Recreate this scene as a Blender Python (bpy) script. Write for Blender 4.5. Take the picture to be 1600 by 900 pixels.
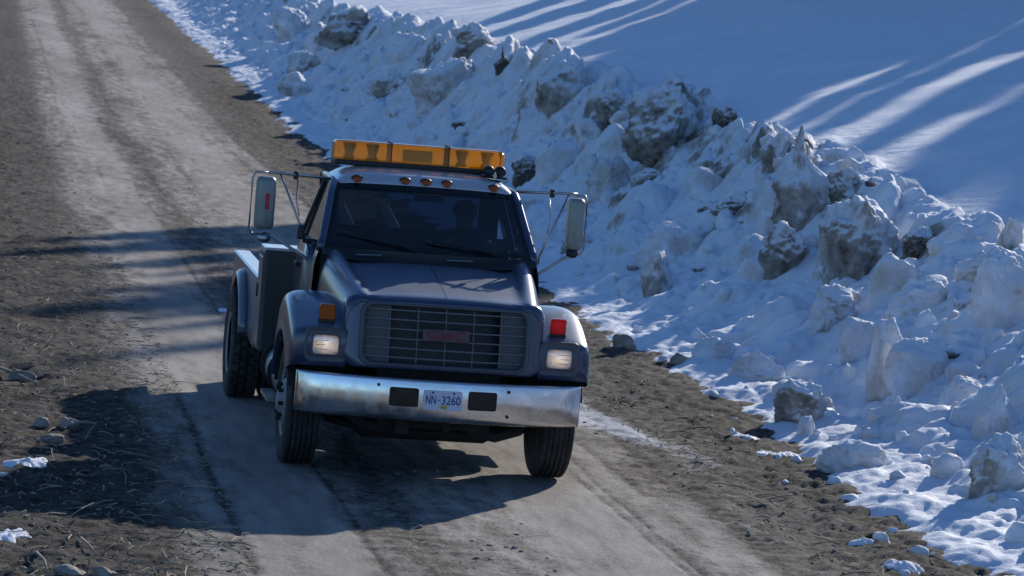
import bpy, bmesh, math, random
import numpy as np
from mathutils import Vector, Matrix

# ------------------------------------------------------------------ scene, camera, sky, sun
for o in list(bpy.data.objects): bpy.data.objects.remove(o)
SC = bpy.context.scene
COL = SC.collection
R = math.radians
CAM_POS = Vector((-3.8217, -26.3273, 3.8708))
ROWS = [(0.98385793, -0.15968649, 0.08077006), (-0.06543119, 0.09909162, 0.99292478), (0.16656031, 0.98218179, -0.0870436)]
FPX = 5093.4
cd = bpy.data.cameras.new('camera'); cam = bpy.data.objects.new('camera', cd); COL.objects.link(cam)
cd.sensor_width = 36; cd.lens = FPX / 1600 * 36; cd.clip_start = 0.5; cd.clip_end = 3000
m = Matrix([[ROWS[0][i], ROWS[1][i], -ROWS[2][i], CAM_POS[i]] for i in range(3)] + [[0, 0, 0, 1]])
cam.matrix_world = m
cd.dof.use_dof = True; cd.dof.focus_distance = 27.2; cd.dof.aperture_fstop = 6.3
SC.camera = cam

SUN = Vector((1.32, 1.87, 1.0)).normalized()          # towards the sun
ELEV = math.asin(SUN.z); AZ = math.atan2(SUN.x, SUN.y)
w = bpy.data.worlds.new('World'); SC.world = w; w.use_nodes = True
nt = w.node_tree; bgn = nt.nodes['Background']
sky = nt.nodes.new('ShaderNodeTexSky'); sky.sky_type = 'NISHITA'; sky.sun_disc = False
sky.sun_elevation = ELEV; sky.sun_rotation = AZ; sky.altitude = 1500; sky.air_density = 1.0; sky.dust_density = 0.2; sky.ozone_density = 4.0
tint = nt.nodes.new('ShaderNodeMix'); tint.data_type = 'RGBA'; tint.blend_type = 'MULTIPLY'
tint.inputs[0].default_value = 1.0; tint.inputs[7].default_value = (0.80, 0.96, 1.12, 1)
nt.links.new(sky.outputs[0], tint.inputs[6]); nt.links.new(tint.outputs[2], bgn.inputs[0])
bgn.inputs[1].default_value = 0.10
sl = bpy.data.lights.new('sun', 'SUN'); sl.energy = 4.2; sl.angle = R(0.65); sl.color = (1.0, 0.93, 0.84)
so = bpy.data.objects.new('sun', sl); COL.objects.link(so)
so.rotation_euler = (-SUN).to_track_quat('-Z', 'Y').to_euler(); so.location = (20, 30, 40)
SC.view_settings.view_transform = 'Standard'; SC.view_settings.look = 'None'
SC.view_settings.exposure = 0.24; SC.view_settings.gamma = 1

# ------------------------------------------------------------------ helpers
def tag(o, label=None, cat=None, group=None, kind=None):
    if label: o['label'] = label
    if cat: o['category'] = cat
    if group: o['group'] = group
    if kind: o['kind'] = kind
    return o

def empty(name, loc=(0, 0, 0)):
    o = bpy.data.objects.new(name, None); COL.objects.link(o); o.location = loc
    o.empty_display_size = 0.3
    return o

def link_mesh(name, me, mat=None, parent=None, smooth=True):
    if mat: me.materials.append(mat)
    if smooth: me.polygons.foreach_set('use_smooth', [True] * len(me.polygons))
    o = bpy.data.objects.new(name, me); COL.objects.link(o)
    if parent: o.parent = parent
    return o

class MB:
    """collects shapes into one mesh"""
    def __init__(s): s.v = []; s.f = []
    def add(s, v, f):
        n = len(s.v); s.v += [tuple(p) for p in v]; s.f += [tuple(i + n for i in q) for q in f]; return s
    def box(s, c, d, rz=0, rx=0, taper=1.0):
        M = Matrix.Rotation(rz, 3, 'Z') @ Matrix.Rotation(rx, 3, 'X')
        pts = []
        for z in (-.5, .5):
            t = taper if z > 0 else 1
            for x, y in ((-.5, -.5), (.5, -.5), (.5, .5), (-.5, .5)):
                pts.append(M @ Vector((x * d[0] * t, y * d[1] * t, z * d[2])) + Vector(c))
        return s.add(pts, [(3, 2, 1, 0), (4, 5, 6, 7), (0, 1, 5, 4), (1, 2, 6, 5), (2, 3, 7, 6), (3, 0, 4, 7)])
    def tube(s, pts, r, seg=8, cap=True):
        pts = [Vector(p) for p in pts]; n = len(pts)
        rs = r if isinstance(r, (list, tuple)) else [r] * n
        rings = []
        up = Vector((0, 0, 1))
        for i, p in enumerate(pts):
            d = (pts[min(i + 1, n - 1)] - pts[max(i - 1, 0)]).normalized()
            a = d.cross(up)
            if a.length < 1e-3: a = d.cross(Vector((1, 0, 0)))
            a.normalize(); b = d.cross(a).normalized()
            rings.append([p + (a * math.cos(t) + b * math.sin(t)) * rs[i] for t in [2 * math.pi * k / seg for k in range(seg)]])
        v = [q for ring in rings for q in ring]; f = []
        for i in range(n - 1):
            for k in range(seg):
                k2 = (k + 1) % seg
                f.append((i * seg + k, i * seg + k2, (i + 1) * seg + k2, (i + 1) * seg + k))
        if cap: f.append(tuple(range(seg))[::-1]); f.append(tuple((n - 1) * seg + k for k in range(seg)))
        return s.add(v, f)
    def lathe(s, prof, c, axis='X', seg=48, closed=False):
        """prof: (axial, radius)"""
        v = []; n = len(prof)
        for a, r in prof:
            for k in range(seg):
                t = 2 * math.pi * k / seg; p = (math.cos(t) * r, math.sin(t) * r)
                q = {'X': (a, p[0], p[1]), 'Y': (p[0], a, p[1]), 'Z': (p[0], p[1], a)}[axis]
                v.append((q[0] + c[0], q[1] + c[1], q[2] + c[2]))
        f = []
        for i in range(n if closed else n - 1):
            j = (i + 1) % n
            for k in range(seg):
                k2 = (k + 1) % seg
                f.append((i * seg + k, i * seg + k2, j * seg + k2, j * seg + k))
        if not closed:
            f.append(tuple(range(seg))[::-1]); f.append(tuple((n - 1) * seg + k for k in range(seg)))
        return s.add(v, f)
    def grid(s, rows, close_u=False):
        n = len(rows); k = len(rows[0]); v = [p for r in rows for p in r]; f = []
        for i in range(n - 1):
            for j in range(k if close_u else k - 1):
                j2 = (j + 1) % k
                f.append((i * k + j, i * k + j2, (i + 1) * k + j2, (i + 1) * k + j))
        return s.add(v, f)
    def prism(s, poly, x0, x1):
        """polygon in (y,z) extruded along x"""
        n = len(poly); v = [(x0, y, z) for y, z in poly] + [(x1, y, z) for y, z in poly]
        f = [tuple(range(n)), tuple(range(n, 2 * n))[::-1]] + [(i, (i + 1) % n, n + (i + 1) % n, n + i) for i in range(n)]
        return s.add(v, f)
    def build(s, name, mat, parent=None, smooth=False, bevel=0, sub=0, solid=0, seg=2):
        me = bpy.data.meshes.new(name); me.from_pydata(s.v, [], s.f); me.validate()
        bm = bmesh.new(); bm.from_mesh(me); bmesh.ops.recalc_face_normals(bm, faces=bm.faces); bm.to_mesh(me); bm.free()
        o = link_mesh(name, me, mat, parent, smooth or bevel > 0 or sub > 0)
        if solid:
            q = o.modifiers.new('solid', 'SOLIDIFY'); q.thickness = solid; q.offset = -1
        if bevel:
            q = o.modifiers.new('bevel', 'BEVEL'); q.width = bevel; q.segments = seg; q.limit_method = 'ANGLE'; q.angle_limit = R(35)
            q.harden_normals = True
        if sub:
            q = o.modifiers.new('sub', 'SUBSURF'); q.levels = sub; q.render_levels = sub
        return o

def rrect(hw, hh, r, n=6):
    """rounded rectangle outline, counter-clockwise, (u, v)"""
    r = min(r, hw * .9, hh * .9)
    out = []
    for cx, cy, a0 in ((hw - r, hh - r, 0), (-hw + r, hh - r, 90), (-hw + r, -hh + r, 180), (hw - r, -hh + r, 270)):
        for k in range(n + 1):
            a = R(a0 + 90 * k / n); out.append((cx + r * math.cos(a), cy + r * math.sin(a)))
    return out

# ---------------------------------------------------------------- numpy noise
def _h(ix, iy, seed):
    h = (ix.astype(np.int64) * 374761393 + iy.astype(np.int64) * 668265263 + seed * 974634777) & 0x7fffffff
    h = ((h ^ (h >> 13)) * 1274126177) & 0x7fffffff
    h = (h ^ (h >> 16)) & 0xffff
    return h / 65535.0
def vnoise(x, y, seed=0):
    ix = np.floor(x); iy = np.floor(y); fx = x - ix; fy = y - iy
    u = fx * fx * fx * (fx * (fx * 6 - 15) + 10); v = fy * fy * fy * (fy * (fy * 6 - 15) + 10)
    a = _h(ix, iy, seed); b = _h(ix + 1, iy, seed); c = _h(ix, iy + 1, seed); d = _h(ix + 1, iy + 1, seed)
    return (a * (1 - u) + b * u) * (1 - v) + (c * (1 - u) + d * u) * v
def fbm(x, y, oct=4, seed=0, gain=.5):
    s = 0; amp = 1; tot = 0
    for i in range(oct):
        s = s + amp * (vnoise(x * 2 ** i + 17.3 * i, y * 2 ** i - 9.1 * i, seed + i) - .5); tot += amp; amp *= gain
    return s / tot * 2          # about -1..1
def sstep(a, b, x):
    t = np.clip((x - a) / (b - a), 0, 1); return t * t * (3 - 2 * t)

# ---------------------------------------------------------------- materials
def mat(name):
    m = bpy.data.materials.new(name); m.use_nodes = True
    return m, m.node_tree, m.node_tree.nodes['Principled BSDF']
def N(nt, t, **kw):
    n = nt.nodes.new(t)
    for k, v in kw.items(): setattr(n, k, v)
    return n
def noise(nt, scale, detail=5, rough=.55, vec=None, coord='Object', dist=0):
    n = N(nt, 'ShaderNodeTexNoise'); n.inputs['Scale'].default_value = scale; n.inputs['Detail'].default_value = detail
    n.inputs['Roughness'].default_value = rough; n.inputs['Distortion'].default_value = dist
    if vec is None:
        tc = N(nt, 'ShaderNodeTexCoord'); vec = tc.outputs[coord]
    nt.links.new(vec, n.inputs['Vector']); return n.outputs[0]
def ramp(nt, fac, stops):
    r = N(nt, 'ShaderNodeValToRGB'); e = r.color_ramp.elements
    while len(e) < len(stops): e.new(.5)
    for i, (p, c) in enumerate(stops):
        e[i].position = p; e[i].color = (*c, 1) if isinstance(c, (tuple, list)) else (c, c, c, 1)
    nt.links.new(fac, r.inputs[0]); return r.outputs[0]
def mixc(nt, fac, a, b, mode='MIX'):
    n = N(nt, 'ShaderNodeMix', data_type='RGBA', blend_type=mode)
    for sock, v in ((n.inputs[0], fac), (n.inputs[6], a), (n.inputs[7], b)):
        if isinstance(v, (int, float)): sock.default_value = v
        elif isinstance(v, tuple): sock.default_value = (*v, 1)
        else: nt.links.new(v, sock)
    return n.outputs[2]
def mth(nt, op, a, b=None, clamp=False):
    n = N(nt, 'ShaderNodeMath', operation=op); n.use_clamp = clamp
    for i, v in enumerate((a, b)):
        if v is None: continue
        if isinstance(v, (int, float)): n.inputs[i].default_value = v
        else: nt.links.new(v, n.inputs[i])
    return n.outputs[0]
def bump(nt, bs, h, strength=.3, dist=.02):
    b = N(nt, 'ShaderNodeBump'); b.inputs['Strength'].default_value = strength; b.inputs['Distance'].default_value = dist
    nt.links.new(h, b.inputs['Height']); nt.links.new(b.outputs[0], bs.inputs['Normal'])
def attr(nt, name):
    a = N(nt, 'ShaderNodeAttribute'); a.attribute_name = name; return a.outputs['Fac']
def simple(name, col, rough=.5, metal=0, var=.25, scale=12, bumpk=0, coat=0, spec=.5):
    m, nt, bs = mat(name)
    n = noise(nt, scale)
    c = mixc(nt, n, tuple(x * (1 - var) for x in col), tuple(min(1, x * (1 + var)) for x in col))
    nt.links.new(c, bs.inputs['Base Color'])
    bs.inputs['Roughness'].default_value = rough; bs.inputs['Metallic'].default_value = metal
    bs.inputs['Coat Weight'].default_value = coat; bs.inputs['Specular IOR Level'].default_value = spec
    if bumpk: bump(nt, bs, noise(nt, scale * 4), bumpk, .01)
    return m

def make_paint(name, base, dust=(.20, .20, .20), dk=.55, upk=.72):
    m, nt, bs = mat(name)
    g = N(nt, 'ShaderNodeNewGeometry'); sx = N(nt, 'ShaderNodeSeparateXYZ'); tc = N(nt, 'ShaderNodeTexCoord')
    nt.links.new(tc.outputs['Object'], sx.inputs[0])
    # road dust: thicker low on the body, blotchy
    low = N(nt, 'ShaderNodeMapRange'); low.inputs[1].default_value = 1.75; low.inputs[2].default_value = .5
    low.inputs[3].default_value = .12; low.inputs[4].default_value = .75; nt.links.new(sx.outputs[2], low.inputs[0])
    n1 = ramp(nt, noise(nt, 3.2, 8, .62), [(.3, .35), (.7, 1.0)])
    sn = N(nt, 'ShaderNodeSeparateXYZ'); nt.links.new(g.outputs['Normal'], sn.inputs[0])
    upf = N(nt, 'ShaderNodeMapRange'); upf.inputs[1].default_value = .55; upf.inputs[2].default_value = 1.0; upf.inputs[3].default_value = 0; upf.inputs[4].default_value = upk
    nt.links.new(sn.outputs[2], upf.inputs[0])                   # paler tone on faces that point up
    n2 = ramp(nt, noise(nt, 4.5, 7, .6), [(.25, .72), (.7, 1.0)])
    d = mth(nt, 'ADD', mth(nt, 'MULTIPLY', mth(nt, 'MULTIPLY', low.outputs[0], n1), dk), mth(nt, 'MULTIPLY', upf.outputs[0], n2), True)
    nt.links.new(mixc(nt, d, base, dust), bs.inputs['Base Color'])
    r = N(nt, 'ShaderNodeMapRange'); r.inputs[3].default_value = .28; r.inputs[4].default_value = .75; nt.links.new(d, r.inputs[0])
    nt.links.new(r.outputs[0], bs.inputs['Roughness'])
    bs.inputs['Metallic'].default_value = .15; bs.inputs['Coat Weight'].default_value = .9; bs.inputs['Coat Roughness'].default_value = .18
    bump(nt, bs, noise(nt, 2.2, 3), .06, .05)
    return m
M = {}
M['paint'] = make_paint('slate_blue_paint', (.015, .033, .085), (.17, .215, .29), dk=.16)
M['paint_grey'] = make_paint('grey_body_paint', (.11, .14, .19), dk=.3)
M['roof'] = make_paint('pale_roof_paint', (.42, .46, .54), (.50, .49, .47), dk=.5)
def chrome():
    m, nt, bs = mat('worn_chrome')
    n = noise(nt, 5, 8, .65)
    nt.links.new(ramp(nt, n, [(.30, (.50, .49, .48)), (.42, (.76, .75, .74)), (.66, (.83, .82, .81))]), bs.inputs['Base Color'])
    bs.inputs['Metallic'].default_value = 1
    nt.links.new(ramp(nt, noise(nt, 9, 6), [(.3, .15), (.75, .36)]), bs.inputs['Roughness'])
    bump(nt, bs, noise(nt, 1.5, 2), .05, .03)
    return m
M['chrome'] = chrome()
M['steel'] = simple('mirror_steel', (.42, .43, .43), .32, 1, .2, 20)
M['mirror_back'] = simple('mirror_housing_grey', (.26, .29, .28), .38, .3, .15, 20)
M['alu'] = simple('tank_alloy', (.36, .38, .40), .38, .7, .3, 9)
M['black'] = simple('black_plastic', (.012, .013, .016), .5, 0, .3, 20)
M['frit'] = simple('black_glass_edge', (.006, .007, .009), .25, 0, .1, 20)
M['under'] = simple('chassis_grime', (.022, .021, .021), .85, 0, .5, 9, .3)
M['grille_bar'] = simple('grille_grey_bars', (.13, .14, .16), .45, .2, .2, 20)
M['baffle'] = simple('grey_baffle', (.10, .11, .12), .6, 0, .15, 20)
M['lip'] = simple('grille_lip_grey', (.085, .095, .115), .5, 0, .2, 12)
M['dark_panel'] = simple('dark_box_front', (.030, .036, .040), .42, 0, .3, 5)
M['red'] = simple('red_badge', (.20, .012, .040), .35, 0, .15, 30)
M['badge_edge'] = simple('badge_chrome', (.10, .085, .095), .45, .3, .2, 40)
M['plate'] = simple('plate_white', (.62, .66, .78), .45, 0, .08, 30)
M['plate_ink'] = simple('plate_blue_ink', (.015, .03, .22), .5, 0, .1, 30)
M['yellow'] = simple('decal_yellow', (.55, .42, .02), .5, 0, .15, 60)
M['teal'] = simple('decal_teal', (.10, .35, .38), .5, 0, .15, 60)
M['red_decal'] = simple('red_sticker', (.50, .03, .05), .4, 0, .1, 60)
M['seat'] = simple('seat_cloth', (.030, .034, .045), .9, 0, .2, 40)
M['dash'] = simple('dashboard_plastic', (.020, .024, .030), .6, 0, .2, 30)
M['jacket'] = simple('dark_jacket', (.035, .04, .055), .85, 0, .3, 15)
M['skin'] = simple('skin', (.42, .27, .20), .55, 0, .1, 20)
M['hair'] = simple('brown_hair', (.05, .035, .025), .7, 0, .3, 60)
def rubber():
    m, nt, bs = mat('dusty_rubber')
    n = noise(nt, 7, 8, .65)
    nt.links.new(ramp(nt, n, [(.3, (.016, .016, .017)), (.55, (.040, .039, .038)), (.75, (.10, .095, .088))]), bs.inputs['Base Color'])
    bs.inputs['Roughness'].default_value = .85; bump(nt, bs, noise(nt, 60, 3), .2, .005); return m
M['rubber'] = rubber()
M['rim'] = simple('dirty_white_steel', (.24, .26, .28), .55, .2, .45, 9)
def window(name, tintc, refl=.08, rough=0.02):
    m = bpy.data.materials.new(name); m.use_nodes = True; nt = m.node_tree
    for n in list(nt.nodes):
        if n.type != 'OUTPUT_MATERIAL': nt.nodes.remove(n)
    out = [n for n in nt.nodes][0]
    t = N(nt, 'ShaderNodeBsdfTransparent')
    sm = ramp(nt, noise(nt, 3, 6, .6), [(.35, tintc), (.7, tuple(c * .88 for c in tintc))])
    nt.links.new(sm, t.inputs[0])
    g = N(nt, 'ShaderNodeBsdfGlossy'); g.inputs['Roughness'].default_value = rough; g.inputs[0].default_value = (1, 1, 1, 1)
    fr = N(nt, 'ShaderNodeFresnel'); fr.inputs[0].default_value = 1.5
    f = mth(nt, 'ADD', mth(nt, 'MULTIPLY', fr.outputs[0], 1.3), refl - .04, True)
    mx = N(nt, 'ShaderNodeMixShader'); nt.links.new(f, mx.inputs[0]); nt.links.new(t.outputs[0], mx.inputs[1]); nt.links.new(g.outputs[0], mx.inputs[2])
    d = N(nt, 'ShaderNodeBsdfDiffuse'); d.inputs[0].default_value = (.25, .25, .26, 1)   # film of road dust
    mx2 = N(nt, 'ShaderNodeMixShader'); nt.links.new(ramp(nt, noise(nt, 1.6, 7, .6), [(.35, 0.0), (.75, .05)]), mx2.inputs[0])
    nt.links.new(mx.outputs[0], mx2.inputs[1]); nt.links.new(d.outputs[0], mx2.inputs[2]); nt.links.new(mx2.outputs[0], out.inputs[0])
    return m
M['glass'] = window('windscreen_glass', (.34, .42, .49), .05)
M['side_glass'] = window('side_window_glass', (.30, .40, .48), .22)
M['rear_glass'] = window('rear_window_glass', (.13, .16, .19), .06)
def lensmat(name, c, trans=.45, tl=.4):
    m = bpy.data.materials.new(name); m.use_nodes = True; nt = m.node_tree
    for n in list(nt.nodes):
        if n.type != 'OUTPUT_MATERIAL': nt.nodes.remove(n)
    out = [n for n in nt.nodes][0]
    a = N(nt, 'ShaderNodeBsdfTransparent'); a.inputs[0].default_value = (*[x ** .5 for x in c], 1)
    b = N(nt, 'ShaderNodeBsdfTranslucent'); d = N(nt, 'ShaderNodeBsdfDiffuse'); g = N(nt, 'ShaderNodeBsdfGlossy'); g.inputs['Roughness'].default_value = .15
    cc = mixc(nt, noise(nt, 14, 5), tuple(x * .75 for x in c), c)
    nt.links.new(cc, b.inputs[0]); nt.links.new(cc, d.inputs[0])
    m1 = N(nt, 'ShaderNodeMixShader'); m1.inputs[0].default_value = tl; nt.links.new(d.outputs[0], m1.inputs[1]); nt.links.new(b.outputs[0], m1.inputs[2])
    m2 = N(nt, 'ShaderNodeMixShader'); m2.inputs[0].default_value = trans; nt.links.new(m1.outputs[0], m2.inputs[1]); nt.links.new(a.outputs[0], m2.inputs[2])
    lw = N(nt, 'ShaderNodeFresnel'); lw.inputs[0].default_value = 1.45
    m3 = N(nt, 'ShaderNodeMixShader'); nt.links.new(lw.outputs[0], m3.inputs[0]); nt.links.new(m2.outputs[0], m3.inputs[1]); nt.links.new(g.outputs[0], m3.inputs[2])
    nt.links.new(m3.outputs[0], out.inputs[0]); return m
M['amber'] = lensmat('amber_lightbar_lens', (1.0, .47, .015), .36, .72)
M['amber2'] = lensmat('orange_lamp_lens', (.75, .17, .02), .05, .4)
M['backlit_lens'] = lensmat('backlit_lamp_lens', (.85, .03, .03), .05, .6)  # red puts the sun shining through the lamp into the lens colour
M['reflector'] = simple('lamp_reflector', (.75, .70, .55), .25, .9, .15, 30)
def headlamp():
    m, nt, bs = mat('lit_headlamp_lens')
    tc = N(nt, 'ShaderNodeTexCoord'); mp = N(nt, 'ShaderNodeMapping'); mp.inputs['Location'].default_value = (-.5, -.5, -.5)
    nt.links.new(tc.outputs['Generated'], mp.inputs[0])
    mp2 = N(nt, 'ShaderNodeMapping'); mp2.inputs['Scale'].default_value = (1, 0, 1); nt.links.new(mp.outputs[0], mp2.inputs[0])
    ln = N(nt, 'ShaderNodeVectorMath', operation='LENGTH'); nt.links.new(mp2.outputs[0], ln.inputs[0])
    n = noise(nt, 26, 4, .6, None, 'Object', .8)
    k = mth(nt, 'ADD', ln.outputs['Value'], mth(nt, 'MULTIPLY', mth(nt, 'SUBTRACT', n, .5), .55))
    nt.links.new(ramp(nt, n, [(.35, (.30, .30, .31)), (.65, (.75, .74, .72))]), bs.inputs['Base Color'])
    nt.links.new(ramp(nt, k, [(.05, (1.0, .82, .60)), (.30, (.55, .42, .30)), (.55, (.10, .08, .07))]), bs.inputs['Emission Color'])
    bs.inputs['Emission Strength'].default_value = .5
    bs.inputs['Roughness'].default_value = .1; bs.inputs['Metallic'].default_value = .4; return m
M['headlamp'] = headlamp()

def snow_mat(name, dirt_attr=True, dirt_lo=.5, dirt_hi=.62):
    m, nt, bs = mat(name)
    g = N(nt, 'ShaderNodeNewGeometry'); sx = N(nt, 'ShaderNodeSeparateXYZ'); nt.links.new(g.outputs['Normal'], sx.inputs[0])
    pos = g.outputs['Position']
    clean = ramp(nt, noise(nt, 1.3, 6, .6, pos), [(.3, (.74, .80, .88)), (.7, (.82, .87, .93))])
    tan = ramp(nt, noise(nt, 6, 8, .65, pos), [(.3, (.24, .195, .15)), (.7, (.58, .53, .47))])
    soil = ramp(nt, noise(nt, 18, 8, .7, pos), [(.32, (.014, .011, .008)), (.5, (.060, .047, .034)), (.7, (.150, .120, .088))])
    up = N(nt, 'ShaderNodeMapRange'); up.inputs[1].default_value = .10; up.inputs[2].default_value = .90
    up.inputs[3].default_value = 0; up.inputs[4].default_value = .46; nt.links.new(sx.outputs[2], up.inputs[0])
    n = noise(nt, 3.6, 12, .74, pos)
    base = attr(nt, 'dirt')
    k = mth(nt, 'SUBTRACT', mth(nt, 'ADD', n, mth(nt, 'SUBTRACT', base, .5)), up.outputs[0])
    f1 = ramp(nt, k, [(.40, 0.0), (.64, 1.0)]); f2 = ramp(nt, k, [(.52, 0.0), (.92, 1.0)])
    crust = mth(nt, 'MULTIPLY', ramp(nt, sx.outputs[2], [(.35, 1.0), (.80, 0.0)]), ramp(nt, noise(nt, 2.1, 8, .65, pos), [(.38, 0.0), (.62, .80)]))
    crust = mth(nt, 'MULTIPLY', crust, ramp(nt, base, [(0.0, .35), (.12, 1.0)]))
    c = mixc(nt, crust, clean, (.50, .445, .395))
    c = mixc(nt, mth(nt, 'MULTIPLY', f1, .8), c, tan); c = mixc(nt, mth(nt, 'MULTIPLY', f2, .92), c, soil)
    nt.links.new(c, bs.inputs['Base Color']); bs.inputs['Roughness'].default_value = .75
    bs.inputs['Specular IOR Level'].default_value = .25
    bs.inputs['Subsurface Weight'].default_value = 0.0
    h = mth(nt, 'ADD', noise(nt, 30, 6, .65, pos), mth(nt, 'MULTIPLY', noise(nt, 8, 5, .6, pos), 1.5))
    bump(nt, bs, h, .34, .035)
    return m
M['snow'] = snow_mat('bank_snow')

def ground_mat():
    m, nt, bs = mat('dirt_road')
    g = N(nt, 'ShaderNodeNewGeometry'); pos = g.outputs['Position']
    mp = N(nt, 'ShaderNodeMapping'); mp.inputs['Scale'].default_value = (1, .22, 1); nt.links.new(pos, mp.inputs[0])
    st = mp.outputs[0]                                           # drawn out along the road by wheels
    fine = noise(nt, 26, 10, .72, pos); mid = noise(nt, 3.5, 8, .65, pos); streak = noise(nt, 5.0, 8, .62, st)
    dust = ramp(nt, streak, [(.25, (.28, .26, .23)), (.5, (.41, .385, .35)), (.75, (.52, .495, .455))])
    mpc = N(nt, 'ShaderNodeMapping'); mpc.inputs['Scale'].default_value = (.75, 1, 1); nt.links.new(pos, mpc.inputs[0])
    clump = noise(nt, 8.5, 9, .70, mpc.outputs[0]); gritn = noise(nt, 55, 5, .75, pos)
    lk = mth(nt, 'ADD', mth(nt, 'ADD', mth(nt, 'MULTIPLY', clump, .55), mth(nt, 'MULTIPLY', fine, .30)), mth(nt, 'MULTIPLY', gritn, .15))
    loose = ramp(nt, lk, [(.36, (.022, .019, .016)), (.46, (.082, .073, .063)), (.54, (.180, .162, .140)), (.66, (.40, .37, .325))])
    tr = attr(nt, 'track')
    k = mth(nt, 'ADD', tr, mth(nt, 'MULTIPLY', mth(nt, 'SUBTRACT', mth(nt, 'ADD', mid, streak), 1.0), 1.1))
    k = mth(nt, 'ADD', k, mth(nt, 'MULTIPLY', mth(nt, 'SUBTRACT', fine, .5), 1.1))
    f = ramp(nt, k, [(.2, 0.0), (.75, 1.0)])
    c = mixc(nt, f, loose, dust); blot = ramp(nt, noise(nt, .55, 5, .6, st), [(.32, (.62, .60, .58)), (.62, (1.0, 1.0, 1.0))]); c = mixc(nt, 1.0, c, blot, 'MULTIPLY')
    wet = ramp(nt, mth(nt, 'ADD', attr(nt, 'wet'), mth(nt, 'MULTIPLY', mth(nt, 'SUBTRACT', mth(nt, 'ADD', mid, fine), 1.0), 1.0)), [(.22, 0.0), (.72, .82)])
    c = mixc(nt, wet, c, mixc(nt, 1.0, c, (.42, .41, .41), 'MULTIPLY'))
    ice = ramp(nt, mth(nt, 'ADD', attr(nt, 'ice'), mth(nt, 'MULTIPLY', mth(nt, 'SUBTRACT', mth(nt, 'ADD', fine, mid), 1.0), 1.3)), [(.45, 0.0), (.8, .9)])
    c = mixc(nt, ice, c, (.62, .64, .68))
    nt.links.new(c, bs.inputs['Base Color']); bs.inputs['Roughness'].default_value = .92; bs.inputs['Specular IOR Level'].default_value = .2
    bump(nt, bs, mth(nt, 'ADD', mth(nt, 'ADD', fine, clump), mth(nt, 'MULTIPLY', noise(nt, 90, 4, .7, pos), .6)), .75, .030)
    return m
M['ground'] = ground_mat()

# ------------------------------------------------------------------ terrain
def rise(Y):
    t = (Y - 46) / 5.0
    return .0315 * 5.0 * (np.log1p(np.exp(-np.abs(t))) + np.maximum(t, 0))
def edge(Y):
    return np.interp(Y, [-12, -3.6, -.9, 3, 6.7, 12, 17, 30, 50, 140], [3.45, 3.7, 3.8, 4.0, 3.95, 4.0, 4.1, 4.2, 4.25, 4.25])
def crest(Y): return np.interp(Y, [-8, 0, 7, 10.8, 14.7, 19.6, 28.8, 38, 47.5, 67, 90], [1.36, 1.40, 1.46, 1.50, 1.88, 2.12, 2.22, 2.55, 2.62, 2.25, 1.75])
S0, SC_ = .95, 3.35
def bank_base(s, Y):
    hr = crest(Y)
    ap = .13 * sstep(-.35, .7, s) - .10 * (1 - sstep(-.5, .1, s))
    q = np.clip((s - S0 + .35) / (SC_ - S0 + .35), 0, 1); face = (hr - .13) * (.35 * q + .65 * q ** 1.9)
    slope = np.where(s > SC_, .30 * (s - SC_), 0)
    # hillside levels off a long way up, out of the frame
    slope = np.where(s > 34, .30 * (34 - SC_) + .12 * (s - 34), slope)
    return ap + face + slope + rise(Y)

def grid_mesh(name, X, Y, Z, mat, attrs=None):
    ny, nx = Z.shape
    me = bpy.data.meshes.new(name)
    co = np.stack([X, Y, Z], -1).reshape(-1, 3).astype(np.float32)
    idx = np.arange(ny * nx).reshape(ny, nx)
    q = np.stack([idx[:-1, :-1], idx[:-1, 1:], idx[1:, 1:], idx[1:, :-1]], -1).reshape(-1, 4)
    me.vertices.add(len(co)); me.vertices.foreach_set('co', co.ravel())
    me.loops.add(q.size); me.loops.foreach_set('vertex_index', q.ravel().astype(np.int32))
    me.polygons.add(len(q)); me.polygons.foreach_set('loop_start', (np.arange(len(q)) * 4).astype(np.int32))
    me.polygons.foreach_set('loop_total', np.full(len(q), 4, np.int32))
    me.update(calc_edges=True)
    for k, a in (attrs or {}).items():
        at = me.attributes.new(k, 'FLOAT', 'POINT'); at.data.foreach_set('value', a.ravel().astype(np.float32))
    o = link_mesh(name, me, mat)
    return o

def unproj(px, py, smooth=True):
    """world point of the terrain that the given point of the photograph shows"""
    a, b = (px - 800) / FPX, -(py - 450) / FPX
    d = Vector([ROWS[0][i] * a + ROWS[1][i] * b + ROWS[2][i] for i in range(3)])
    t = 18.0
    for _ in range(4000):
        p = CAM_POS + d * t
        s = p.x - float(edge(p.y))
        z = float(bank_base(np.float64(s), np.float64(p.y))) if s > -.2 else float(rise(np.float64(p.y)))
        if p.z <= z: break
        t += .04
    return p, t

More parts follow.
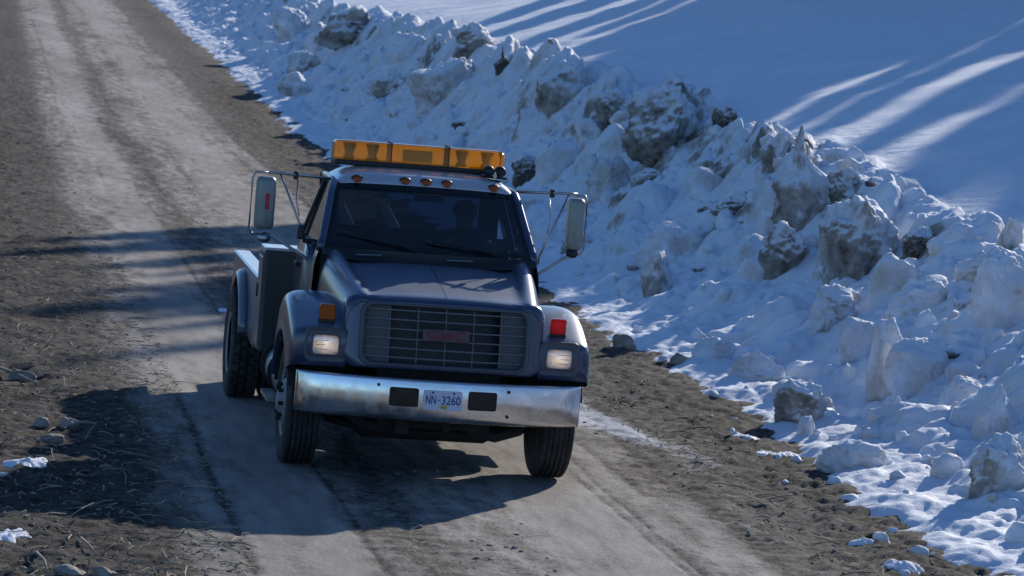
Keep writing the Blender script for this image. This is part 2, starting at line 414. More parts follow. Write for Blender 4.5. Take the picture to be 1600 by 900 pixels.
# lumps of ploughed snow and frozen dirt: where the photograph shows them (base x, base y, width, height in its pixels)
CH = [
 (1266, 356, 104, 145, 'spike', .56, 'tall dirt-crusted ice spike with a curved tip on top of the snow bank'),
 (1040, 236, 112, 98, 'block', .62, 'big dirty snow block in the crest of the bank, above the grey mirror'),
 (1230, 428, 72, 76, 'block', .60, 'dark soil-speckled clod below the tall ice spike'),
 (1340, 430, 118, 118, 'block', .60, 'wide dirty snow face right of the tall ice spike'),
 (1024, 462, 40, 66, 'tall', .45, 'upright snow lump with a dark dirty side standing alone near the road'),
 (1155, 338, 66, 34, 'flat', .85, 'flat dark frozen clod sticking out halfway up the bank'),
 (822, 290, 50, 46, 'block', .85, 'dark brown rock-like clod tucked against a rounded snow boulder'),
 (876, 284, 74, 66, 'round', .05, 'rounded white snow boulder above the far door mirror'),
 (788, 120, 26, 44, 'spike', .85, 'small dark pointed clod on the crest behind the light bar'),
 (1556, 684, 78, 82, 'point', .08, 'clean pointed snow block near the right edge of the picture'),
 (1378, 604, 54, 100, 'tall', .10, 'upright slab of snow leaning on a rounded block'),
 (1430, 606, 88, 76, 'round', .02, 'rounded white snow block right of the leaning slab'),
 (1560, 770, 104, 84, 'block', .40, 'grimy snow block lowest at the right edge'),
 (1258, 684, 28, 34, 'round', .25, 'small snowball-shaped lump at the foot of the bank'),
 (1250, 656, 78, 56, 'block', .48, 'squat dirty snow block just behind the snowball-shaped lump'),
 (1336, 732, 96, 42, 'flat', .15, 'low flat-topped slab of snow at the foot of the bank'),
 (1577, 398, 42, 54, 'tall', .30, 'upright snow stub on the skyline of the bank at far right'),
 (1566, 505, 92, 118, 'round', .10, 'largest rounded heap of snow at the right edge below the upright stub'),
 (1400, 472, 78, 72, 'round', .12, 'humped white snow lump below the wide dirty face'),
 (1440, 506, 90, 66, 'block', .30, 'wide snow lump with a grey underside in the middle of the right bank'),
 (1182, 448, 58, 46, 'round', .05, 'smooth white snow lump left of the soil-speckled clod'),
 (1042, 412, 84, 58, 'block', .04, 'clean broad snow block behind the lone upright lump'),
 (474, 114, 42, 36, 'block', .38, 'grey snow lump at the far end of the bank, nearest the road'),
 (450, 62, 58, 48, 'round', .22, 'large grey rounded lump at the top of the far bank'),
 (463, 148, 46, 32, 'flat', .30, 'low grey snow lump below the far grey lump'),
 (966, 196, 80, 58, 'block', .58, 'dirty snow block left of the big block in the crest'),
 (880, 160, 100, 84, 'block', .50, 'broad dirt-streaked snow mass in the crest behind the cab'),
 (735, 84, 66, 50, 'block', .55, 'soil-topped snow heap high on the far crest'),
 (600, 160, 50, 46, 'block', .50, 'shaded grey-brown lump halfway along the far bank'),
 (946, 305, 58, 58, 'tall', .25, 'upright grey slab of snow between the boulder and the mirror'),
 (1318, 318, 64, 56, 'block', .70, 'dark dirty clod directly right of the ice spike'),
 (690, 165, 90, 76, 'block', .28, 'big pale snow mass in the middle of the far bank'),
 (1134, 202, 36, 34, 'block', .88, 'small dark clod alone below the smooth slope'),
 (718, 207, 24, 17, 'flat', .9, 'tiny dark stone-like clod above the light bar'),
 (545, 66, 92, 52, 'block', .48, 'long dirty lump on the far crest'),
 (1212, 268, 46, 62, 'block', .55, 'brown-faced snow block left of the ice spike'),
 (1478, 752, 50, 44, 'round', .06, 'small clean snow lump left of the grimy block'),
 (1500, 640, 70, 50, 'round', .03, 'low rounded snow lump left of the pointed block'),
 (1300, 512, 80, 60, 'block', .35, 'dirty-sided snow lump below the wide dirty face, towards the road'),
 (1345, 560, 66, 66, 'round', .05, 'rounded snow lump left of the leaning slab'),
 (1180, 590, 70, 40, 'flat', .25, 'low crusted snow lump nearest the truck fender'),
 (1110, 560, 60, 34, 'flat', .05, 'long low drift lump beside the muddy shoulder'),
 (1440, 395, 50, 40, 'block', .68, 'dark earth clod at the foot of the smooth slope'),
 (1490, 400, 76, 50, 'round', .10, 'wind-rounded snow cap beside the dark earth clod'),
 (1530, 440, 60, 52, 'block', .35, 'tilted grey-bottomed block below the skyline stub'),
 (540, 190, 40, 24, 'block', .10, 'small pale snow lump behind the light bar, close to the road'),
 (496, 82, 40, 46, 'tall', .12, 'pale upright lump beside the far grey lumps'),
 (640, 100, 60, 50, 'round', .18, 'rounded pale lump below the far crest'),
 (1010, 300, 60, 36, 'flat', .45, 'low dirty slab below the big crest block'),
 (905, 400, 56, 34, 'flat', .60, 'dark crust of frozen mud beside the far mirror arm'),
 (925, 232, 60, 44, 'block', .30, 'greyish snow block below the dirt-streaked mass'),
 (1100, 300, 56, 40, 'round', .05, 'soft white hump between the dark clods of the bank'),
]
CHP = []
for cx, yb, cw, chh, kind, dirt, lab in CH:
    p, t = unproj(cx, yb)
    CHP.append((p, cw * t / FPX, chh * t / FPX, kind, dirt, lab))
yd = [-9.0]
while yd[-1] < 150: yd.append(yd[-1] + .00125 * (yd[-1] + 27.5))
yfar = list(np.geomspace(153, 700, 24)); ynear = [-400, -200, -110, -70, -45, -30, -20, -14, -11, -9.8]
YA = np.array(ynear + yd + yfar)
rng = np.random.default_rng(7)

# --- ground sheet
xd = np.arange(-6.2, 4.95, .034)
XA = np.concatenate([-np.geomspace(500, 6.4, 44), xd])
GX, GY = np.meshgrid(XA, YA)
def gauss(x, c, w_): return np.exp(-((x - c) / w_) ** 2)
wob = .10 * fbm(GY * .09, GY * 0 + 3, 2, 5)
def lanes(X, Y, wb):
    x = X + wb
    t = 1.0 * gauss(x, -1.20, .52) + 1.15 * gauss(x, 1.10, .68) + .40 * gauss(x, 2.0, .3) + .48 * gauss(x, 0.0, .40) + .42 * gauss(x, -1.95, .35)
    return t
TR = lanes(GX, GY, wob)
RUT = 0
for rc, rw in ((-1.38, .035), (-.80, .03), (.70, .03), (1.42, .035), (1.52, .03), (1.80, .04), (-1.72, .04), (.30, .06), (-.42, .05), (2.2, .05)):
    RUT = RUT + gauss(GX + wob * .8 + .03 * fbm(GY * .6, GY * 0 + rc * 3, 2, 62), rc, rw) * sstep(.30, .75, vnoise(GY * .10, GY * 0 + rc * 7, 61)) * (.55 + .45 * vnoise(GY * 7, GY * 0 + rc, 64))
RUT = RUT * (1 - .6 * sstep(8, 25, GY))
TR = TR - .60 * np.clip(RUT, 0, 1) - .24 * sstep(.1, .6, fbm(GX * 1.5, GY * .25, 3, 63))
rough = sstep(.75, .1, TR)
near = np.clip(1.0 - (GY - 45) / 60, .35, 1) * (np.abs(GX) < 40) * (GY < 160) * (GY > -12)
GZ = rise(GY)
GZ = GZ + near * (.016 * fbm(GX * 1.1, GY * .5, 3, 21) + .044 * rough * fbm(GX * 3.1, GY * 2.2, 5, 31, .68) + .018 * rough * fbm(GX * 13, GY * 11, 3, 41, .6)
     - .012 * np.clip(TR, 0, 1) + .004 * fbm(GX * 9, GY * 2.0, 2, 51))
# tyre ruts with little ridges between the wheel tracks
GZ = GZ - near * .020 * np.clip(RUT, 0, 1)
# rough verge on the left, a little hummocky
LV = sstep(-2.3, -3.4, GX) * near
GZ = GZ + LV * (.05 * fbm(GX * .9, GY * .7, 3, 71) + .065 * fbm(GX * 2.2, GY * 1.9, 6, 81, .68))
RV = sstep(2.4, 3.3, GX) * near
GZ = GZ + RV * (.075 * fbm(GX * 1.9, GY * 1.7, 6, 91, .68))
GZ = np.where(GX < -30, GZ - (np.abs(GX) - 30) * .05, GZ)
ICE = 1.35 * gauss(GX + wob - .25 * np.sin(GY), 2.35, .30) * gauss(GY, 4.3, 2.2) + .35 * gauss(GX, 2.7, .3) * gauss(GY, 1.2, .9) + .25 * gauss(GX, 2.9, .35) * gauss(GY, 16, 3)
WET = .50 * gauss(GX, 3.2, .7) + .30 * gauss(GX, 1.95, .28) * (GY > 14) + .60 * sstep(-1.7, -2.7, GX)
ground = grid_mesh('dirt_road', GX, GY, GZ, M['ground'], {'track': np.clip(TR, 0, 1), 'ice': ICE, 'wet': WET})
tag(ground, kind='structure')

# --- ploughed bank and snowy hillside
sd = np.concatenate([np.arange(-.7, 4.6, .028), 4.6 + np.cumsum(np.geomspace(.035, 3.5, 90))])
ex = np.geomspace(sd[-1] + 4, 600, 12)
SA = np.concatenate([sd, ex])
BS, BY = np.meshgrid(SA, YA)
ewob = .22 * fbm(BY * .55, BY * 0 + 1, 3, 111) + .10 * fbm(BY * 2.6, BY * 0 + 8, 2, 112)
BX = edge(BY) + ewob * sstep(3.0, .5, BS) + BS
BZ = bank_base(BS, BY)
live = (BY > -12) * (BY < 155)
msk = sstep(.35, 1.1, BS) * sstep(4.3, 3.5, BS) * live
LUMP = np.zeros_like(BZ)
def add_lump(L, s0, y0, rs, ry, h, p, ang):
    r = max(rs, ry) * 1.05
    i0, i1 = np.searchsorted(YA, [y0 - r, y0 + r]); j0, j1 = np.searchsorted(SA, [s0 - r, s0 + r])
    if i1 - i0 < 2 or j1 - j0 < 2: return
    ss = BS[i0:i1, j0:j1] - s0; yy = BY[i0:i1, j0:j1] - y0
    c, s = math.cos(ang), math.sin(ang); u = (ss * c + yy * s) / rs; v = (-ss * s + yy * c) / ry
    d = (np.abs(u) ** p + np.abs(v) ** p)
    b = h * np.clip(1 - d, 0, 1) ** (1.0 / p)
    b = b * (1 + .25 * u)               # tilted blocks
    L[i0:i1, j0:j1] = np.maximum(L[i0:i1, j0:j1], b)
for layer, (cnt, lo, hi, hk) in enumerate(((240, .24, .52, .85), (1900, .10, .27, .9), (5200, .04, .11, .85))):
    L = np.zeros_like(BZ)
    for _ in range(cnt):
        y0 = -9 + 130 * rng.random() ** 1.5
        s0 = (1.0 + 2.7 * rng.random() ** .8) if layer == 0 else (.35 + 3.5 * rng.random())
        r0 = lo + (hi - lo) * rng.random() ** 2
        k = .40 + .70 * min(1, max(0, (s0 - .4) / 2.2))
        add_lump(L, s0, y0, r0, r0 * rng.uniform(.7, 1.5), r0 * hk * rng.uniform(.5, 1.2) * k, rng.uniform(2.2, 4.2), rng.uniform(0, 3.14))
    LUMP = LUMP + L * (.9, .9, .8)[layer]
LUMP = LUMP * sstep(.2, .8, BS) * sstep(4.2, 3.6, BS)
CLR = np.ones_like(BZ); CDIRT = np.zeros_like(BZ)
for p, cw, chh, kind, dirt, lab in CHP:
    i0, i1 = np.searchsorted(YA, [p.y - 2.5, p.y + 2.5])
    r2 = ((BX[i0:i1] - p.x) / (cw * .75 + .1)) ** 2 + ((BY[i0:i1] - p.y) / (cw * .9 + .25)) ** 2
    CLR[i0:i1] *= 1 - .8 * np.exp(-r2)
    CDIRT[i0:i1] = np.maximum(CDIRT[i0:i1], np.exp(-r2 * .6) * np.clip(dirt - .22, 0, .5))
LUMP = LUMP * CLR
rid = 1 - np.abs(fbm(BS * 1.6 + .3 * BY, BY * 1.2, 4, 125, .6)) * 2.2
BZ = BZ + LUMP + msk * (.20 * fbm(BS * .8, BY * .45, 3, 121) + .10 * fbm(BS * 2.4, BY * 1.7, 3, 131) + .06 * rid * sstep(.6, 2.0, BS) + .026 * fbm(BS * 9, BY * 7, 3, 133))
BZ = BZ + live * sstep(-.4, .3, BS) * (.020 * fbm(BS * 6, BY * 4.5, 3, 141)) * sstep(7, 3.5, BS)
# wind-drifted slope: long soft waves running up the hill
hill = sstep(3.5, 5.0, BS) * live
BZ = BZ + hill * (.16 * fbm((BX + BY * .55) * .22, (BY - BX * 1.2) * .06, 3, 151) + .035 * fbm((BX + BY * .5) * .9, (BY - BX * 1.4) * .16, 3, 161))
BZ = BZ + live * sstep(-.6, -.1, BS) * sstep(1.5, .4, BS) * (.11 * fbm(BX * 1.6, BY * 1.1, 5, 145, .62) + .01)
cr = sstep(1.9, 3.0, BS) * sstep(4.1, 3.5, BS)
DIRT = .10 + .14 * cr * gauss(BY, 20, 16) + .55 * cr * sstep(-.15, .45, fbm(BY * .33, BS * .8, 3, 171)) + .30 * msk * np.clip(fbm(BY * 1.1, BS * 1.3, 3, 181), 0, 1) \
       + .25 * sstep(.5, -.1, BS) * np.clip(fbm(BY * .9, BS * 2, 2, 191) + .2, 0, 1)
gy = np.gradient(BZ, axis=0) / np.gradient(BY, axis=0); gx = np.gradient(BZ, axis=1) / np.gradient(BX, axis=1)
steep = np.hypot(gx, gy)
DIRT = DIRT + .95 * CDIRT + .42 * sstep(.7, 1.5, steep) * msk * sstep(-.25, .4, fbm(BY * .6, BS * .9, 3, 199))
DIRT = np.where(BS > 4.3, -.6, DIRT)
bank = grid_mesh('snow_slope', BX, BY, BZ, M['snow'], {'dirt': DIRT})
tag(bank, kind='structure')

def bank_z(x, y):
    """height of the modelled snow (nearest vertex)"""
    i = int(np.clip(np.searchsorted(YA, y), 1, len(YA) - 1)); j = int(np.argmin(np.abs(BX[i] - x)))
    return float(BZ[i, j])
def ground_z(x, y):
    i = int(np.clip(np.searchsorted(YA, y), 1, len(YA) - 1)); j = int(np.argmin(np.abs(XA - x)))
    return float(GZ[i, j])
def top_z(x, y): return max(ground_z(x, y), bank_z(x, y)) if x > edge(y) - .6 else ground_z(x, y)

# ------------------------------------------------------------------ tow truck (front axle on the ground at the origin, nose towards -Y)
truck = empty('tow_truck', (0, 0, -.010))
tag(truck, 'dark slate blue medium duty tow truck with amber light bar driving down the dirt road', 'tow truck')
T = truck
def mir(half):      # half section from centre outwards -> full row
    return [(-x, y, z) for x, y, z in half[:0:-1]] + list(half)

# --- hood
def hood_row(Y, zc, W, sh, drop=1.0, yfront=0.0):
    fx = [0, .34, .60, .735, .775, .84, .905, .965, .992, 1.0, 1.005]
    dz = [0, -.003, -.012, -.020 - .012 * sh / .06, -.012 + sh * .45, sh, sh - .022, sh * .6 - .10, -.21, -.38, -.60]
    return mir([(f * W, Y + yfront * f * f, zc + d * (drop if i > 5 else 1)) for i, (f, d) in enumerate(zip(fx, dz))])
rows = [hood_row(.46, 1.675, .925, .075), hood_row(.30, 1.652, .912, .070), hood_row(.0, 1.61, .885, .052), hood_row(-.3, 1.568, .85, .030),
        hood_row(-.55, 1.535, .822, .010), hood_row(-.68, 1.517, .81, .002, 1, .02), hood_row(-.765, 1.497, .805, -.002, 1, .03),
        hood_row(-.805, 1.468, .803, -.004, 1, .045), hood_row(-.815, 1.435, .803, -.006, 1, .055)]
hood = MB().grid(rows).build('hood', M['paint'], T, smooth=True, sub=2, solid=.02)
sm = MB()
sm.grid([[(-.002, y, z), (.002, y, z)] for y, z in ((.44, 1.6755), (.30, 1.6555), (.0, 1.6135), (-.3, 1.5715), (-.55, 1.5375), (-.68, 1.519), (-.765, 1.497))])
sm.build('hood_seam', M['black'], hood)
# --- grille surround: a ring whose inner edge frames the grille
def yf(x, z, off=0): return -.855 + .075 * (x / .8) ** 2 + .13 * (z - 1.19) + off
def ring(hw, hh, r, cz, off): return [(u, yf(u, cz + v, off), cz + v) for u, v in rrect(hw, hh, r, 8)]
rg = [ring(.800, .288, .10, 1.197, .30), ring(.805, .290, .10, 1.197, .05), ring(.799, .286, .11, 1.197, .022), ring(.772, .272, .11, 1.195, .004), ring(.70, .252, .10, 1.192, .002), ring(.688, .249, .095, 1.191, .003)]
sur = MB().grid(rg, True).build('grille_surround', M['paint'], T, smooth=True)
rl = [ring(.690, .251, .095, 1.191, .006), ring(.684, .247, .095, 1.191, -.022), ring(.672, .240, .09, 1.191, -.028), ring(.655, .229, .085, 1.191, -.022), ring(.648, .223, .08, 1.191, .02), ring(.646, .221, .08, 1.191, .14)]
MB().grid(rl, True).build('grille_lip', M['lip'], sur, smooth=True)
grille = MB().grid([[(x, yf(x, z, .15), z) for x in np.linspace(-.66, .66, 9)] for z in (.955, 1.43)]).build('grille', M['black'], T, smooth=False)
bf = MB()
for s in (-1, 1):
    bf = MB().grid([[(s * x, yf(x, z, .055), z) for x in (.445, .52, .60, .652)] for z in (.967, 1.41)])
    bf.build('side_baffle', M['baffle'], grille, solid=.01)
for k in range(6):
    z = .985 + .0745 * (k + .35)
    MB().grid([[(x, yf(x, z + dz, oy), z + dz) for x in np.linspace(-.648, .648, 13)] for dz, oy in ((-.0045, .035), (-.0045, .012), (.0045, .012), (.0045, .035))]).build('grille_bar', M['grille_bar'], grille)
for x in (-.448, -.225, 0.0, .225, .448):
    MB().tube([(x, yf(x, z, .026), z) for z in np.linspace(.97, 1.41, 6)], .005, 5).build('grille_upright', M['grille_bar'], grille)
# emblem: chrome plate outline, red letters
zb = 1.207
eb = MB().box((0, yf(0, zb) - .002, zb), (.376, .022, .098)).build('emblem', M['badge_edge'], grille, bevel=.008, seg=3)
def text_mesh(name, body, size, matl, parent, loc, rot, ext=.004, offs=0, sx=1, ital=0):
    cu = bpy.data.curves.new(name, 'FONT'); cu.body = body; cu.size = size; cu.align_x = 'CENTER'; cu.align_y = 'CENTER'
    cu.extrude = ext; cu.offset = offs; cu.shear = ital; cu.resolution_u = 3
    o = bpy.data.objects.new(name, cu); COL.objects.link(o)
    bpy.context.view_layer.update()
    dg = bpy.context.evaluated_depsgraph_get(); me = bpy.data.meshes.new_from_object(o.evaluated_get(dg))
    bpy.data.objects.remove(o)
    me.transform(Matrix.LocRotScale(Vector(loc), rot, Vector((sx, 1, 1))))
    me.materials.clear()
    return link_mesh(name, me, matl, parent, False)
from mathutils import Euler
FRONT = Euler((R(90), 0, 0))
LYP = yf(0, zb) - .0175
for ch, x in (('G', -.112), ('C', .112)): text_mesh('emblem_letter', ch, .100, M['red'], eb, (x, LYP, zb - .001), FRONT, .005, .0015, 1.36)
mp_ = [(-.050, -.036), (-.032, -.036), (-.032, .014), (-.006, -.036), (.006, -.036), (.032, .014), (.032, -.036), (.050, -.036), (.050, .036), (.028, .036), (0, -.016), (-.028, .036), (-.050, .036)]
n_ = len(mp_)
ml = MB().add([(u, LYP - .005, zb + v) for u, v in mp_] + [(u, LYP + .005, zb + v) for u, v in mp_], [tuple(range(n_))[::-1], tuple(range(n_, 2 * n_))] + [(k, (k + 1) % n_, n_ + (k + 1) % n_, n_ + k) for k in range(n_)])
ml.build('emblem_letter', M['red'], eb)

# --- fenders with lamp pods
hubz, lipR = .50, .60
path = [(-.735, .895, 33), (-.765, .945, 35), (-.770, 1.03, 38), (-.768, 1.13, 43), (-.752, 1.188, 48), (-.69, 1.222, 54), (-.55, 1.275, 62), (-.33, 1.355, 74), (-.1, 1.405, 88), (.18, 1.42, 103), (.40, 1.37, 122), (.56, 1.20, 142), (.66, .90, 160), (.68, .80, 166)]
def fender(s):
    rows = []
    for i, (Y, z, th) in enumerate(path):
        ly, lz = -lipR * math.cos(R(th)), hubz + lipR * math.sin(R(th))
        fr = i < 5
        r = []
        for x, k, dz, dy in ((.775, 0, -.03, -.02), (.80, 0, -.022, -.015), (.90, 0, -.004, -.005), (1.0, 0, 0, 0), (1.10, 0, -.006, .012), (1.165, .05, -.012, .02), (1.205, .20, 0, .01), (1.222, .45, 0, 0), (1.222, .80, 0, 0), (1.232, .90, 0, 0), (1.235, 1.0, 0, 0), (1.21, 1.03, 0, 0), (1.14, 1.0, 0, 0)):
            yy = Y + dy; zz = z + (dz if not fr else 0)
            r.append((s * x, yy * (1 - k) + ly * k, zz * (1 - k) + lz * k))
        rows.append(r)
    return rows
for s in (-1, 1):
    fd = MB().grid(fender(s)).build('front_fender', M['paint'], T, smooth=True, sub=2)
    # close the space between pod and grille
    # headlight
    hx, hz, hy = s * .942, 1.068, -.772
    def hr_(hw, hh, r, o): return [(hx + u, hy + o + .02 * abs(u / .15) * (1 if u * s > 0 else -.3), hz + v) for u, v in rrect(hw, hh, r, 5)]
    hb = MB().grid([hr_(.168, .138, .05, .03), hr_(.165, .136, .05, -.006), hr_(.158, .130, .045, -.010), hr_(.150, .122, .04, -.003), hr_(.118, .090, .03, .001), hr_(.110, .082, .03, -.010), hr_(.104, .077, .03, -.010), hr_(.102, .075, .03, .02)], True)
    hb = hb.build('headlight', M['lip'], T, smooth=True)
    MB().grid([hr_(.104, .077, .03, .012), hr_(.102, .075, .03, -.006), hr_(.085, .06, .03, -.015), hr_(.04, .03, .015, -.018), hr_(.001, .001, .0004, -.019)], True).build('headlight_lens', M['headlamp'], hb, smooth=True)
    for k_ in range(3): MB().tube([(hx - .085, hy - .0165, hz - .035 + .035 * k_), (hx + .085, hy - .0165, hz - .035 + .035 * k_)], .0022, 5).build('lens_rib', M['steel'], hb)
    # square turn lamp standing on the fender
    fx = s * .935
    tb = MB().box((fx, -.64, 1.245), (.135, .05, .03)).box((fx, -.585, 1.26), (.05, .06, .08)).build('turn_signal', M['black'], T, bevel=.006)
    MB().box((fx, -.64, 1.318), (.128, .07, .125)).build('signal_lens', M['amber2'] if s < 0 else M['backlit_lens'], tb, bevel=.014, seg=3)
    if s > 0: tb['label'] = 'square lamp coloured red as if backlit, on the sunlit fender'
    else: tb['label'] = 'amber square lamp on the shaded fender'
    # inner fender (wheel well)
    wl = [[(s * .70, -.58 * math.cos(R(t)), .5 + .60 * math.sin(R(t))), (s * 1.20, -.595 * math.cos(R(t)), .5 + .598 * math.sin(R(t)))] for t in range(20, 171, 15)]
    MB().grid(wl).build('wheel_well', M['under'], T, solid=.01)
    MB().grid([[(s * .70, y, z) for y in (-.72, -.3, .3, .7)] for z in (.75, 1.35)]).build('inner_panel', M['under'], T)

# --- cowl, windscreen, cab
def wsx(t, f):      # windscreen point: t 0 bottom .. 1 top, f -1..1
    hw = .885 + (.765 - .885) * t; y0 = .515 + (1.0 - .515) * t; z0 = 1.765 + (2.245 - 1.765) * t
    b = .10 - .04 * t
    return (f * hw, y0 - b * (1 - f * f), z0 + .012 * (1 - f * f) * t)
F = np.linspace(-1, 1, 17)
cowl = MB().grid([[(f * .90, .36 - .02 * (1 - f * f), 1.665 - .02 + .05 * abs(f) ** 3) for f in F], [(f * .905, .45 - .06 * (1 - f * f), 1.68 + .05 * abs(f) ** 3) for f in F], [tuple(Vector(wsx(-.03, f)) + Vector((0, -.008, 0))) for f in F]]).build('cowl_panel', M['black'], T, smooth=True)
for x0, x1 in ((-.62, -.40), (.14, .36)):
    MB().tube([(x0, .385, 1.705), (x1, .375, 1.712)], .008, 6).build('washer_bar', M['steel'], cowl)
ws = MB().grid([[wsx(t, f) for f in F] for t in np.linspace(0, 1, 9)]).build('windscreen', M['glass'], T, smooth=True)
fr = MB()
def outv(p, d): return (p[0], p[1] - d, p[2] + d * .9)
for t0, t1 in ((-.03, .055), (.93, 1.02)): fr.grid([[outv(wsx(t, f), .003) for f in F] for t in (t0, t1)])
for s in (-1, 1): fr.grid([[outv(wsx(t, s * f), .003) for t in np.linspace(0, 1, 9)] for f in (.945, 1.01)])
fr.build('windscreen_seal', M['frit'], ws)
for x0, z0t, x1, t1 in ((-.10, .02, -.72, .20), (.62, .02, .02, .13)):
    a = Vector(wsx(.0, x0 / .88)) + Vector((0, -.03, .0)); b = Vector(wsx(t1, x1 / .88)) + Vector((0, -.022, .02))
    wp = MB().tube([a, a.lerp(b, .5) + Vector((0, -.015, .012)), b], [.009, .007, .005], 6).build('wiper', M['black'], T)
    MB().tube([a.lerp(b, .15) + Vector((0, .012, .0)), a.lerp(b, .55) + Vector((0, .004, .005)), b + Vector((-.06, .012, .004))], .006, 5).build('wiper_blade', M['frit'], wp)

# roof cap
def roof_row(Y, dz, w_=1.0):
    fx = [(0, 1.0, .010), (.30, 1.0, .008), (.52, .98, .003), (.62, .92, 0), (.69, .74, -.004), (.745, .42, -.010), (.775, .10, -.016), (.778, 0, -.03)]
    return mir([(x * w_, Y + .03 * (x / .77) ** 2, 2.248 + dz * k + o) for x, k, o in fx])
roof = MB().grid([roof_row(.975, -.005), roof_row(.962, .012), roof_row(.975, .045), roof_row(1.01, .085), roof_row(1.08, .112), roof_row(1.3, .130), roof_row(1.6, .130), roof_row(1.82, .105), roof_row(1.92, .05), roof_row(1.94, -.01)]).build('roof', M['roof'], T, smooth=True, sub=2, solid=.03)
# lower cab
def cab_row(Y, k=1.0): return mir([(0, Y, .70), (.5, Y, .70), (.93, Y, .74), (.965 * k, Y, .92), (.975 * k, Y, 1.3), (.962 * k, Y, 1.6), (.925 * k, Y, 1.742), (.895 * k, Y, 1.748)])
cab = MB().grid([cab_row(.50, .985), cab_row(.62), cab_row(1.2), cab_row(1.85), cab_row(1.95, .985)]).build('cab_body', M['paint'], T, smooth=False, bevel=.01)
MB().grid([[(x, 1.952, z) for x in (-.92, -.5, .5, .92)] for z in (.72, 1.80)]).build('back_wall', M['paint'], cab)
MB().grid([[(x, .50, z) for x in (-.9, .9)] for z in (.72, 1.70)]).build('firewall', M['under'], cab)
pl = MB()
def rail(z): return .765 + (.925 - .765) * (2.25 - z) / (2.25 - 1.742)
for s in (-1, 1):
    # front pillar, roof rail, rear corner
    MB().tube([(s * .905, .50, 1.72), (s * .888, .56, 1.79), (s * .80, .93, 2.17), (s * .772, 1.02, 2.248), (s * .768, 1.3, 2.265), (s * .768, 1.86, 2.262)], [.040, .036, .034, .036, .03, .03], 10).build('cab_pillar', M['paint'], T, smooth=True)
    MB().grid([[(s * (rail(z) + .005), y, z) for y in (1.68, 1.95)] for z in (1.74, 2.0, 2.27)]).build('rear_corner', M['paint'], T, solid=.05)
    dr = MB().grid([[(s * (x + .008), y, z) for y in (.66, 1.2, 1.66)] for x, z in ((.95, .80), (.967, .92), (.977, 1.3), (.964, 1.6), (.930, 1.742))]).build('door', M['paint'], T, smooth=True, solid=.02)
    MB().tube([(s * .945, .60, 1.745), (s * .95, 1.66, 1.745), (s * .785, 1.66, 2.24)], .018, 6).build('window_frame', M['black'], dr)
    MB().grid([[(s * (rail(z) + .004), y0 + (.99 - .58) * max(0, (z - 1.742)) / .5 * (1 if y0 < 1 else 0), z) for y0 in (.585, 1.66)] for z in (1.742, 1.9, 2.08, 2.242)]).build('door_glass', M['side_glass'], dr)
    MB().box((s * .995, 1.52, 1.50), (.03, .16, .045)).build('door_handle', M['black'], dr, bevel=.008)
MB().grid([[(x, 1.93, z) for x in (-.80, -.62)] for z in (1.74, 2.27)]).grid([[(x, 1.93, z) for x in (.62, .80)] for z in (1.74, 2.27)]).grid([[(x, 1.93, z) for x in (-.8, .8)] for z in (2.14, 2.28)]).build('rear_window_frame', M['paint'], T)
MB().grid([[(x, 1.935, z) for x in (-.63, .63)] for z in (1.78, 2.15)]).build('rear_window', M['rear_glass'], T)
# clearance lamps on the brow
for x in (-.585, -.178, 0, .178, .585):
    z = 2.318 - .012 * (x / .58) ** 2; y = .985 + .012 * (x / .58) ** 2
    cl = MB().lathe([(0, .045), (.012, .045), (.02, .040)], (0, 0, 0), 'Y', 14).build('marker_lamp', M['black'], T, smooth=True)
    cl.location = (x, y + .012, z); cl.rotation_euler = (R(28), 0, 0); cl.scale = (1.1, -1, .62)
    ln = MB().lathe([(0, .038), (.03, .034), (.052, .02), (.058, .003)], (0, .008, 0), 'Y', 14).build('marker_lens', M['amber2'], cl, smooth=True)
# interior
ds = MB().grid([[(f * .84, y - .09 * (1 - f * f), z) for f in F] for y, z in ((.56, 1.74), (.72, 1.73), (.80, 1.70), (.82, 1.45), (.80, 1.2))]).build('dashboard', M['dash'], T, smooth=True)
MB().box((.42, .76, 1.735), (.38, .16, .06)).build('instrument_hood', M['dash'], ds, bevel=.02)
st = MB().box((0, 1.42, 1.22), (1.5, .5, .16)).build('bench_seat', M['seat'], T, bevel=.05, seg=3)
MB().box((0, 1.72, 1.55), (1.5, .16, .60), rx=R(-10)).build('seat_back', M['seat'], st, bevel=.05, seg=3)
sw = MB(); c = Vector((.42, 1.03, 1.70)); tl = Matrix.Rotation(R(-58), 3, 'X')
sw.tube([c + tl @ Vector((.205 * math.cos(t), .205 * math.sin(t), 0)) for t in np.linspace(0, 2 * math.pi, 33)], .015, 8, False)
for a in (R(200), R(340), R(90)): sw.tube([c + tl @ Vector((0, 0, -.03)), c + tl @ Vector((.2 * math.cos(a), .2 * math.sin(a), 0))], .013, 6)
sw.tube([c + tl @ Vector((0, 0, -.02)), c + tl @ Vector((0, 0, -.35))], .03, 8)
sw.build('steering_wheel', M['black'], T, smooth=True)
MB().box((.02, .90, 2.185), (.24, .025, .07)).tube([(0, .90, 2.19), (0, .93, 2.245)], .01, 6).build('rear_view_mirror', M['black'], T, bevel=.01)

